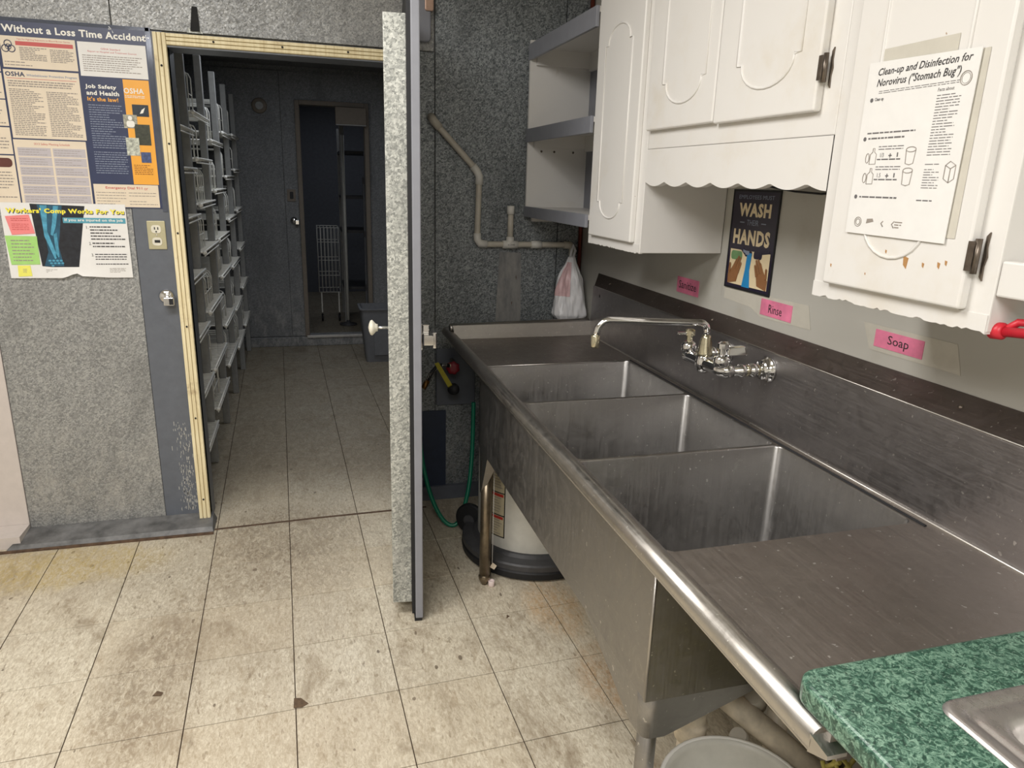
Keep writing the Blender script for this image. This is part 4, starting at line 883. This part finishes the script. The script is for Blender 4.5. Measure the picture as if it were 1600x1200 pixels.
for cx_, s_ in ((.28, 1), (.72, -1)):
    hm = MB(); hand(hm, cx_, s_); hm.build('printed_hand', 'skin', sg)
MB().prism(S, rect(-.02, -.02, 1.02, 0), .0, .004).prism(S, rect(-.02, 1, 1.02, 1.02), .0, .004).prism(S, rect(-.02, 0, 0, 1), .0, .004).prism(S, rect(1, 0, 1.02, 1), .0, .004).build('border', 'black', sg)
# torn tape patches under the sign, cables under the cabinet
o = MB().prism(WB(XB), [(.20, 1.185), (.42, 1.175), (.44, 1.225), (.20, 1.222)], 0, .0005).build('tape_strip', 'tape', None); tag(o, 'torn yellowed tape strip under the hand washing sign', 'tape')
o = MB().tube([(1.30, -.36, 1.54), (1.33, -.42, 1.522), (1.345, -.50, 1.512), (1.35, -.60, 1.508), (1.34, -.75, 1.52), (1.30, -.93, 1.54)], .0028, 6).tube([(1.32, -.38, 1.545), (1.34, -.46, 1.530), (1.345, -.60, 1.526), (1.33, -.93, 1.55)], .002, 6).build('power_cable', 'black', None); tag(o, 'thin black cables sagging behind the wavy valance', 'cable')
o = MB().lathe([(.0001, 0), (.03, 0), (.032, .02), (.03, .05), (.0001, .052)], (1.33, -.42, 1.525), (0, 0, 1), 20).build('puck_light', 'dark', None); tag(o, 'small dark round fixture above the hand washing sign', 'fixture')
o = MB().box(1.10, -.95, 1.60, XB-.002, -.165, 1.618).build('underside_panel', 'cab', c2)

# ================================================================ PIPES, BAG, HOSES
Yp = 1.024
pv = thing('drain_pipe', 'white plastic drain pipe zigzagging across the metal wall', 'pipe', (.95, Yp, 1.24))
pth = [(.640, Yp+.025, 1.770), (.648, Yp, 1.756), (.661, Yp, 1.742), (.838, Yp, 1.562), (.851, Yp, 1.54), (.851, Yp, 1.51), (.846, Yp, 1.29), (.848, Yp, 1.258), (.862, Yp, 1.243), (.885, Yp, 1.241), (1.27, Yp, 1.240), (1.295, Yp, 1.236), (1.305, Yp, 1.215), (1.305, Yp, 1.16)]
MB().tube(pth, .0135, 14).build('pipe_run', 'pvc', pv)
def fit_(pts, r_=.0175, mat='pvcw'): return MB().tube(pts, r_, 14).build('fitting', mat, pv)
fit_([(.640, Yp+.022, 1.775), (.648, Yp, 1.757), (.675, Yp, 1.728)], mat='pvc'); fit_([(.822, Yp, 1.578), (.840, Yp, 1.558), (.851, Yp, 1.535), (.8505, Yp, 1.50)])
fit_([(.846, Yp, 1.29), (.847, Yp, 1.262), (.858, Yp, 1.245), (.892, Yp, 1.241)]); fit_([(.965, Yp, 1.2405), (1.035, Yp, 1.2405)], .0185); fit_([(1.0, Yp, 1.24), (1.0, Yp, 1.275)])
fit_([(1.10, Yp, 1.2405), (1.15, Yp, 1.2405)]); fit_([(1.262, Yp, 1.240), (1.292, Yp, 1.238), (1.305, Yp, 1.222), (1.305, Yp, 1.19)], mat='pvc')
MB().tube([(1.0, Yp, 1.25), (1.0, Yp, 1.40)], .0135, 14).build('riser', 'pvc', pv); fit_([(.9995, Yp, 1.375), (.9995, Yp, 1.412)])
MB().text(WA(Yp-.0187), 'SCH40', .985, 1.236, 1.018, 1.245, .0002).build('printed_mark', 'ink', pv)
o = MB().tube([(1.347, 1.039, .9), (1.347, 1.039, 2.6)], .0095, 12).build('copper_pipe', 'copper', None); tag(o, 'dark red copper pipe rising in the corner behind the shelves', 'pipe')
bg = thing('plastic_bag', 'white and pink plastic bag hanging from the drain pipe in the corner', 'bag', (1.285, .96, .9))
prof = [(.0001, .292), (.014, .288), (.019, .275), (.026, .255), (.042, .225), (.055, .19), (.062, .15), (.068, .10), (.074, .055), (.077, .025), (.066, .006), (.04, -.004), (.0001, -.006)]
wobf = lambda q, h: 1+.11*math.sin(3*q+h*9)+.06*math.sin(7*q+h*22)+.035*math.sin(13*q-h*40)+.02*math.sin(23*q+h*60)
def densify(p, k=4): return [(a[0]+(b_[0]-a[0])*i/k, a[1]+(b_[1]-a[1])*i/k) for a, b_ in zip(p, p[1:]) for i in range(k)]+[p[-1]]
prof = densify(prof)
MB().lathe(prof, (1.275, .945, .905), n=96, wob=wobf).build('bag_body', 'bag', bg)
pk = MB(); pp_ = [p_ for p_ in prof if .11 < p_[1] < .27]; ax_ = Vector((0, 0, 1)); e1 = ax_.orthogonal().normalized(); e2 = ax_.cross(e1); g_ = []
angs = [math.atan2((Vector((-.75, -.66, 0)).dot(e2)), (Vector((-.75, -.66, 0)).dot(e1)))+R(k*4) for k in range(-9, 8)]
for (rr_, hh) in pp_: g_.append([Vector((1.275, .945, .905+hh))+(e1*math.cos(a)+e2*math.sin(a))*(rr_*wobf(a % (2*math.pi), hh)*1.012+.0006) for a in angs])
nn = len(angs); pk.add([v for l in g_ for v in l], [(i*nn+j, i*nn+j+1, (i+1)*nn+j+1, (i+1)*nn+j) for i in range(len(g_)-1) for j in range(nn-1)], True); pk.build('printed_area', 'bagp', bg)
MB().tube([(1.268, .955, 1.17), (1.285, .98, 1.215), (1.30, 1.005, 1.24), (1.312, 1.0, 1.215), (1.285, .965, 1.175)], .006, 8).build('knotted_handle', 'bag', bg)
# plates low on the wall
o = MB().box(.663, YA-.012, .482, .850, YA+.003, .757).build('access_plate', 'grey', None, bevel=.003); tag(o, 'plain grey square plate on the wall below the hose valve', 'plate')
o = MB().box(.575, YA-.006, .06, .710, YA+.003, .455).build('dark_blue_panel', plain('dark_blue_sheet', srgb(44, 54, 74), .5), None); tag(o, 'dark blue sheet low on the wall behind the green hose', 'panel')
hv = thing('hose_valve', 'red handled water valve with yellow strap below the sink rim', 'valve', (.715, .93, .66))
MB().tube([(.735, YA, .70), (.735, .95, .70), (.70, .93, .705)], .012, 12).build('valve_body', 'brass', hv)
w_ = MB().lathe([(.012, 0), (.028, .002), (.03, .008), (.026, .014), (.012, .016)], (.722, .935, .693), (-.3, -1, .1), 24, wob=lambda q, h: 1+.09*math.sin(7*q)).build('handwheel', 'redv', hv)
MB().tube([(.70, .93, .705), (.675, .92, .712), (.645, .91, .712), (.615, .90, .68), (.585, .89, .63)], .009, 10).build('braided_hose', 'black', hv)
sp_ = MB()
for k_ in range(16): 
    t0 = k_/15; P0 = Vector((.69-.10*t0, .925-.03*t0, .712-.06*t0**2)); sp_.tube([P0+Vector((.004*math.cos(R(u))*.6, .011*math.cos(R(u)), .011*math.sin(R(u)))) for u in range(0, 360, 45)], .0016, 4, closed=True)
sp_.build('spring_guard', 'chrome', hv)
MB().hexa([(.630, .90, .725), (.648, .90, .73), (.652, .905, .725), (.634, .905, .72)], [(.690, .895, .615), (.71, .895, .625), (.712, .90, .62), (.694, .90, .61)]).build('strap', 'ystrap', hv)
MB().lathe([(.0001, -.012), (.024, -.01), (.028, 0), (.024, .012), (.0001, .014)], (.718, .905, .60), (-.4, -1, .2), 20).build('hose_cap', 'black', hv)
MB().tube([(.598, .893, .65), (.578, .888, .615)], .012, 10).build('brass_end', plain('brass_fitting', srgb(150, 110, 60), .3, .8), hv)
gh = MB(); P = [(.545, .86, .60), (.550, .84, .45), (.556, .82, .33), (.575, .79, .20), (.605, .76, .10), (.640, .73, .035), (.675, .715, .012), (.705, .715, .022), (.735, .73, .08), (.765, .76, .18), (.785, .80, .30), (.795, .83, .42), (.80, .85, .55)]
def smooth(P, it=2):
    P = [Vector(p) for p in P]
    for _ in range(it):
        Q = [P[0]]
        for a, b_ in zip(P, P[1:]): Q += [a*.75+b_*.25, a*.25+b_*.75]
        P = Q+[P[-1]]
    return P
o = gh.tube(smooth(P), .0095, 12).build('garden_hose', 'hose', None); tag(o, 'green garden hose looping down to the floor behind the open door', 'hose')
o = MB().prism(WA(.9), [(.548, 1.06), (.566, 1.075), (.562, 1.13), (.556, 1.20), (.548, 1.21)], 0, .006).build('white_rag', 'bag', None); tag(o, 'sliver of white rag hanging beside the door edge', 'rag')

# white tank under the far drainboard
tk = thing('white_tank', 'white metal tank on a black wheeled base under the far drainboard', 'tank', (.99, .49, 0))
tc = (.99, .49, 0)
MB().lathe([(.239, .08), (.24, .084), (.24, .50), (.232, .53), (.20, .545), (.0001, .55)], tc, n=72).build('body', 'tank', tk)
MB().lathe([(.29, .040), (.306, .044), (.306, .064), (.300, .070), (.262, .076), (.250, .086), (.240, .088), (.2, .085)], tc, n=72, smooth=False).build('base_ring', 'darkgrey', tk)
MB().lathe([(.0001, .004), (.298, .004), (.306, .010), (.308, .034), (.302, .044), (.28, .045), (.0001, .045)], tc, n=72, smooth=False).build('base_skirt', 'black', tk)
for a in (148, 30, 290):
    c_ = (tc[0]+.285*math.cos(R(a)), tc[1]+.285*math.sin(R(a)), .075); ax = (math.cos(R(a+80)), math.sin(R(a+80)), 0)
    w_ = MB().lathe([(.0001, -.018), (.03, -.018), (.068, -.014), (.074, -.006), (.074, .006), (.068, .014), (.03, .018), (.0001, .018)], c_, ax, 28, smooth=False).build('wheel', 'black', tk)
    MB().lathe([(.0001, -.024), (.026, -.022), (.028, -.016), (.028, .016), (.026, .022), (.0001, .024)], c_, ax, 16, smooth=False).build('hub', 'darkgrey', w_)
def cyl(a, b_, h): r_ = .2403+h; q = R(a); return Vector((tc[0]+r_*math.cos(q), tc[1]+r_*math.sin(q), b_))
def cpatch(mb, a0, a1, b0, b1, h, n=8):
    for i in range(n):
        u0, u1 = a0+(a1-a0)*i/n, a0+(a1-a0)*(i+1)/n; mb.add([cyl(u0, b0, h), cyl(u1, b0, h), cyl(u1, b1, h), cyl(u0, b1, h)], [(0, 1, 2, 3)], True)
mb = MB(); cpatch(mb, 190, 223, .135, .43, .0006); lb = mb.build('label_backing', 'black', tk)
mb = MB()
for b0, b1 in ((.14, .228), (.233, .325), (.33, .425)): cpatch(mb, 191, 222, b0, b1, .0012)
mb.build('label_paper', plain('label_paper', srgb(200, 190, 160), .5), tk)
mb = MB()
for b_ in (.220, .317, .416): cpatch(mb, 192, 221, b_-.006, b_+.006, .0018)
mb.build('label_red_band', plain('warning_red', srgb(190, 60, 50), .5), tk)
mb = MB()
for b0 in (.148, .245, .348):
    for k_ in range(6): cpatch(mb, 194, 220-random.random()*6, b0+k_*.0115, b0+k_*.0115+.003, .0018, 5)
mb.build('label_print', 'inkl', tk)
o = MB().tube([(.733, .276, .0), (.733, .276, .545)], .015, 14).build('brown_pipe', plain('rusty_brown_pipe', srgb(92, 80, 62), .45, .4, .4), None); tag(o, 'tarnished vertical pipe right behind the far sink leg', 'pipe')
tg = thing('hanging_tag', 'small cardboard tag hanging on a white string by the far sink leg', 'tag', (.733, .28, .06))
MB().tube([(.747, .252, .5), (.7465, .252, .075)], .0014, 5).build('string', 'paper', tg)
MB().hexa([(.737, .250, .060), (.754, .247, .048), (.765, .250, .062), (.749, .253, .076)], [(.737, .252, .060), (.754, .249, .048), (.765, .252, .062), (.749, .255, .076)]).build('card', 'cream', tg)
cp = MB().lathe([(.0001, .0005), (.0115, .0005), (.0125, .003), (.0125, .022), (.011, .024), (.009, .019), (.0001, .019)], (.735, .213, 0), n=24, wob=lambda q, h: 1+.02*math.sin(20*q)).build('bottle_cap', plain('pale_pink_cap', srgb(232, 214, 210), .4), None); tag(cp, 'tiny pale bottle cap on the floor next to the far sink leg', 'cap')

# ================================================================ UNDER THE NEAR DRAINBOARD
pw = thing('waste_pipes', 'grimy thick plastic waste pipes under the near drainboard', 'pipe', (1.08, -1.1, .2))
A0, A1 = Vector((.985, -.945, .40)), Vector((1.12, -1.20, .33))
A0, A1 = Vector((.965, -.95, .40)), Vector((1.15, -1.17, .27))
MB().tube([A0+(A0-A1).normalized()*.12, A0, A1], .028, 18).build('main_run', 'pvcd', pw)
MB().tube([A0-(A1-A0)*.06, A0+(A1-A0)*.10], .034, 18).build('coupling', 'pvcd', pw)
MB().tube([A1-(A1-A0)*.16, A1, A1+Vector((.03, -.03, -.03)), A1+Vector((.045, -.04, -.09))], .034, 18).build('elbow', 'pvcd', pw)
MB().tube([A1+Vector((.045, -.04, -.09)), A1+Vector((.045, -.04, -.26))], .028, 16).build('drop_pipe', 'pvcd', pw)
V0 = Vector((.905, -.97, 0))
MB().tube([V0+Vector((.0, 0, .10)), V0+Vector((0, 0, .40))], .028, 18).build('stack_pipe', 'pvcd', pw)
MB().lathe([(.028, .0), (.036, .002), (.037, .045), (.033, .05), (.034, .055), (.034, .09), (.028, .094)], V0+Vector((0, 0, .29)), n=20).build('union_nut', 'pvcd', pw)
MB().tube([V0+Vector((0, 0, .12)), V0+Vector((0, 0, .10)), V0+Vector((.05, 0, .08)), V0+Vector((.2, .05, .08))], .032, 16).build('trap_bend', 'pvcd', pw)
for p_, r_ in (((1.06, -.98, .36), .026), ((1.03, -.99, .26), .020)):
    MB().lathe([(r_, 0), (r_+.004, .002), (r_+.004, .03), (r_-.002, .05)], p_, (-.4, -.3, .8), 20).build('loose_collar', 'pvc', pw)
MB().tube([(1.09, -1.03, .38), (1.09, -1.03, .10)], .024, 14).tube([(1.16, -1.05, .55), (1.16, -1.05, .05)], .01, 8).build('branch_pipe', 'pvcd', pw)
mo = MB(); P0, P1 = Vector((1.0, -.90, .53)), Vector((1.125, -1.05, .455))
mo.tube([P0+(P1-P0)*k_/10 for k_ in range(11)], [.022+.008*math.sin(k_*2.1)+.004*math.sin(k_*5) for k_ in range(11)], 14)
o = mo.build('pipe_insulation', 'mould', None); tag(o, 'mouldy yellow brown foam lump behind the waste pipes', 'insulation')
dm_ = o.modifiers.new('sub', 'SUBSURF'); dm_.levels = 2; dm_.render_levels = 2
tx = bpy.data.textures.new('c', 'CLOUDS'); tx.noise_scale = .015; dd = o.modifiers.new('d', 'DISPLACE'); dd.texture = tx; dd.strength = .012
cn = thing('white_trash_can', 'open round white plastic can on the floor beside the near sink leg', 'bin', (.895, -1.175, 0))
MB().lathe([(.12, 0), (.125, .005), (.148, .315), (.156, .318), (.158, .326), (.154, .332), (.146, .332), (.142, .318), (.12, .012), (.0001, .010)], (.895, -1.175, 0), n=56).build('body', 'can', cn)
MB().tube([(.895+.153*math.cos(R(u)), -1.175+.153*math.sin(R(u)), .329) for u in range(0, 360, 8)], .0055, 8, closed=True).build('rolled_lip', 'inkw', cn)
cr = thing('yellow_crate', 'yellow plastic lattice crate under the green counter', 'crate', (1.0, -1.48, 0))
mb = MB(); x0, x1, y0, y1 = .90, 1.25, -1.60, -1.36
Fc = lambda a, b_, h: Vector((x0+h, a, b_))
for q in range(-14, 16):
    for s_ in (1, -1):
        a = y0+q*.045; pts = []
        for k_ in range(21):
            z = .02+.03*k_; yy = a+s_*(z-.02)*.8
            if y0 <= yy <= y1: pts.append((x0, yy, z))
        if len(pts) > 1: mb.tube([pts[0], pts[-1]], .004, 5)
        pts2 = []
        for k_ in range(21):
            z = .02+.03*k_; xx = x0+q*.045+s_*(z-.02)*.8
            if x0 <= xx <= x1: pts2.append((xx, y1, z))
        if len(pts2) > 1: mb.tube([pts2[0], pts2[-1]], .004, 5)
mb.build('lattice_side', 'crate', cr)
MB().box(x0, y0, 0, x1, y1, .02).box(x0-.006, y0-.006, .66, x1+.006, y0+.004, .668).box(x0-.006, y1-.008, .66, x1+.006, y1+.003, .668).box(x0-.006, y0, .66, x0+.004, y1, .668).box(x1-.008, y0, .66, x1+.006, y1, .668).build('crate_frame', 'crate', cr)

# counter with drop-in sink
ct_ = thing('green_counter', 'green marble pattern laminate counter lapping over the near drainboard', 'counter', (1.0, -1.9, .897))
mb = MB(); X0, Y1 = .668, -1.530; ol = [(X0+.03-.03*math.cos(R(a)), Y1-.03+.03*math.sin(R(a))) for a in range(0, 91, 15)]
hx0, hx1, hy0, hy1 = .815, 1.19, -2.06, -1.647
mb.prism(FLR(0), ol+[(XB-.003, Y1), (XB-.003, -2.6), (hx1, -2.6), (hx1, hy1), (hx0, hy1), (hx0, -2.6), (X0, -2.6)], .897, .932)
mb.build('worktop', 'lam', ct_, bevel=.008, seg=4)
MB().box(hx0, -2.6, .8975, hx1, hy0, .931).build('worktop_back', 'lam', ct_)
bc = thing('base_cabinet', 'white base cabinet under the green counter', 'cabinet', (1.0, -2.0, 0))
MB().box(.712, -2.6, .08, XB-.01, -1.625, .8965).build('body', 'cab', bc); MB().box(.694, -2.1, .12, .712, -1.635, .86).build('door', 'cab', bc, bevel=.003)
MB().box(.75, -2.6, 0, XB-.01, -1.63, .08).build('toe_kick', 'dark', bc)
ds = thing('drop_in_sink', 'small brushed steel drop-in basin in the green counter', 'sink', (1.0, -1.85, .9))
mb = MB(); L_ = []
for z, ins, r_ in ((.9325, 0, .022), (.9362, .002, .022), (.9368, .006, .022), (.9368, .017, .02), (.9338, .0185, .02), (.9338, .023, .02), (.9355, .026, .022), (.9355, .040, .028), (.9335, .045, .032), (.92, .050, .036), (.80, .060, .04), (.785, .08, .05), (.782, .12, .05)):
    L_.append([Vector((a, b_, z)) for a, b_ in rrect(.793+ins, -2.08+ins, 1.21-ins, -1.625-ins, r_, 8)])
k_ = len(L_[0]); vs = [v for l in L_ for v in l]; fs = [(i*k_+j, i*k_+(j+1) % k_, (i+1)*k_+(j+1) % k_, (i+1)*k_+j) for i in range(len(L_)-1) for j in range(k_)]
fs.append(tuple(range((len(L_)-1)*k_, len(L_)*k_))); mb.add(vs, fs, True).build('basin', steel('satin_basin_steel', srgb(214, 210, 208), .3, 'y', .9, .08), ds)
MB().lathe([(.04, .001), (.036, .004), (.02, .001), (.0001, -.001)], (1.0, -1.85, .782), n=24).build('strainer', 'chrome', ds)
# red handled tool hanging under the open shelf
rh = thing('red_handle_tool', 'bright red plastic handle hanging under the open shelf at right', 'tool', (1.10, -1.37, 1.32))
MB().tube([(1.10, -1.345, 1.318), (1.10, -1.62, 1.350)], .0075, 12).build('rod', 'redp', rh)
MB().lathe([(.009, -.012), (.013, -.008), (.013, .008), (.009, .012)], (1.10, -1.352, 1.3195), (0, -1, .1), 16).tube([(1.10, -1.36, 1.32), (1.115, -1.37, 1.335), (1.12, -1.39, 1.337)], .006, 8).build('collar', 'redp', rh)
MB().tube([(1.10, -1.60, 1.3475), (1.10, -1.60, 1.373)], .003, 6).build('hook', 'hinge', rh)
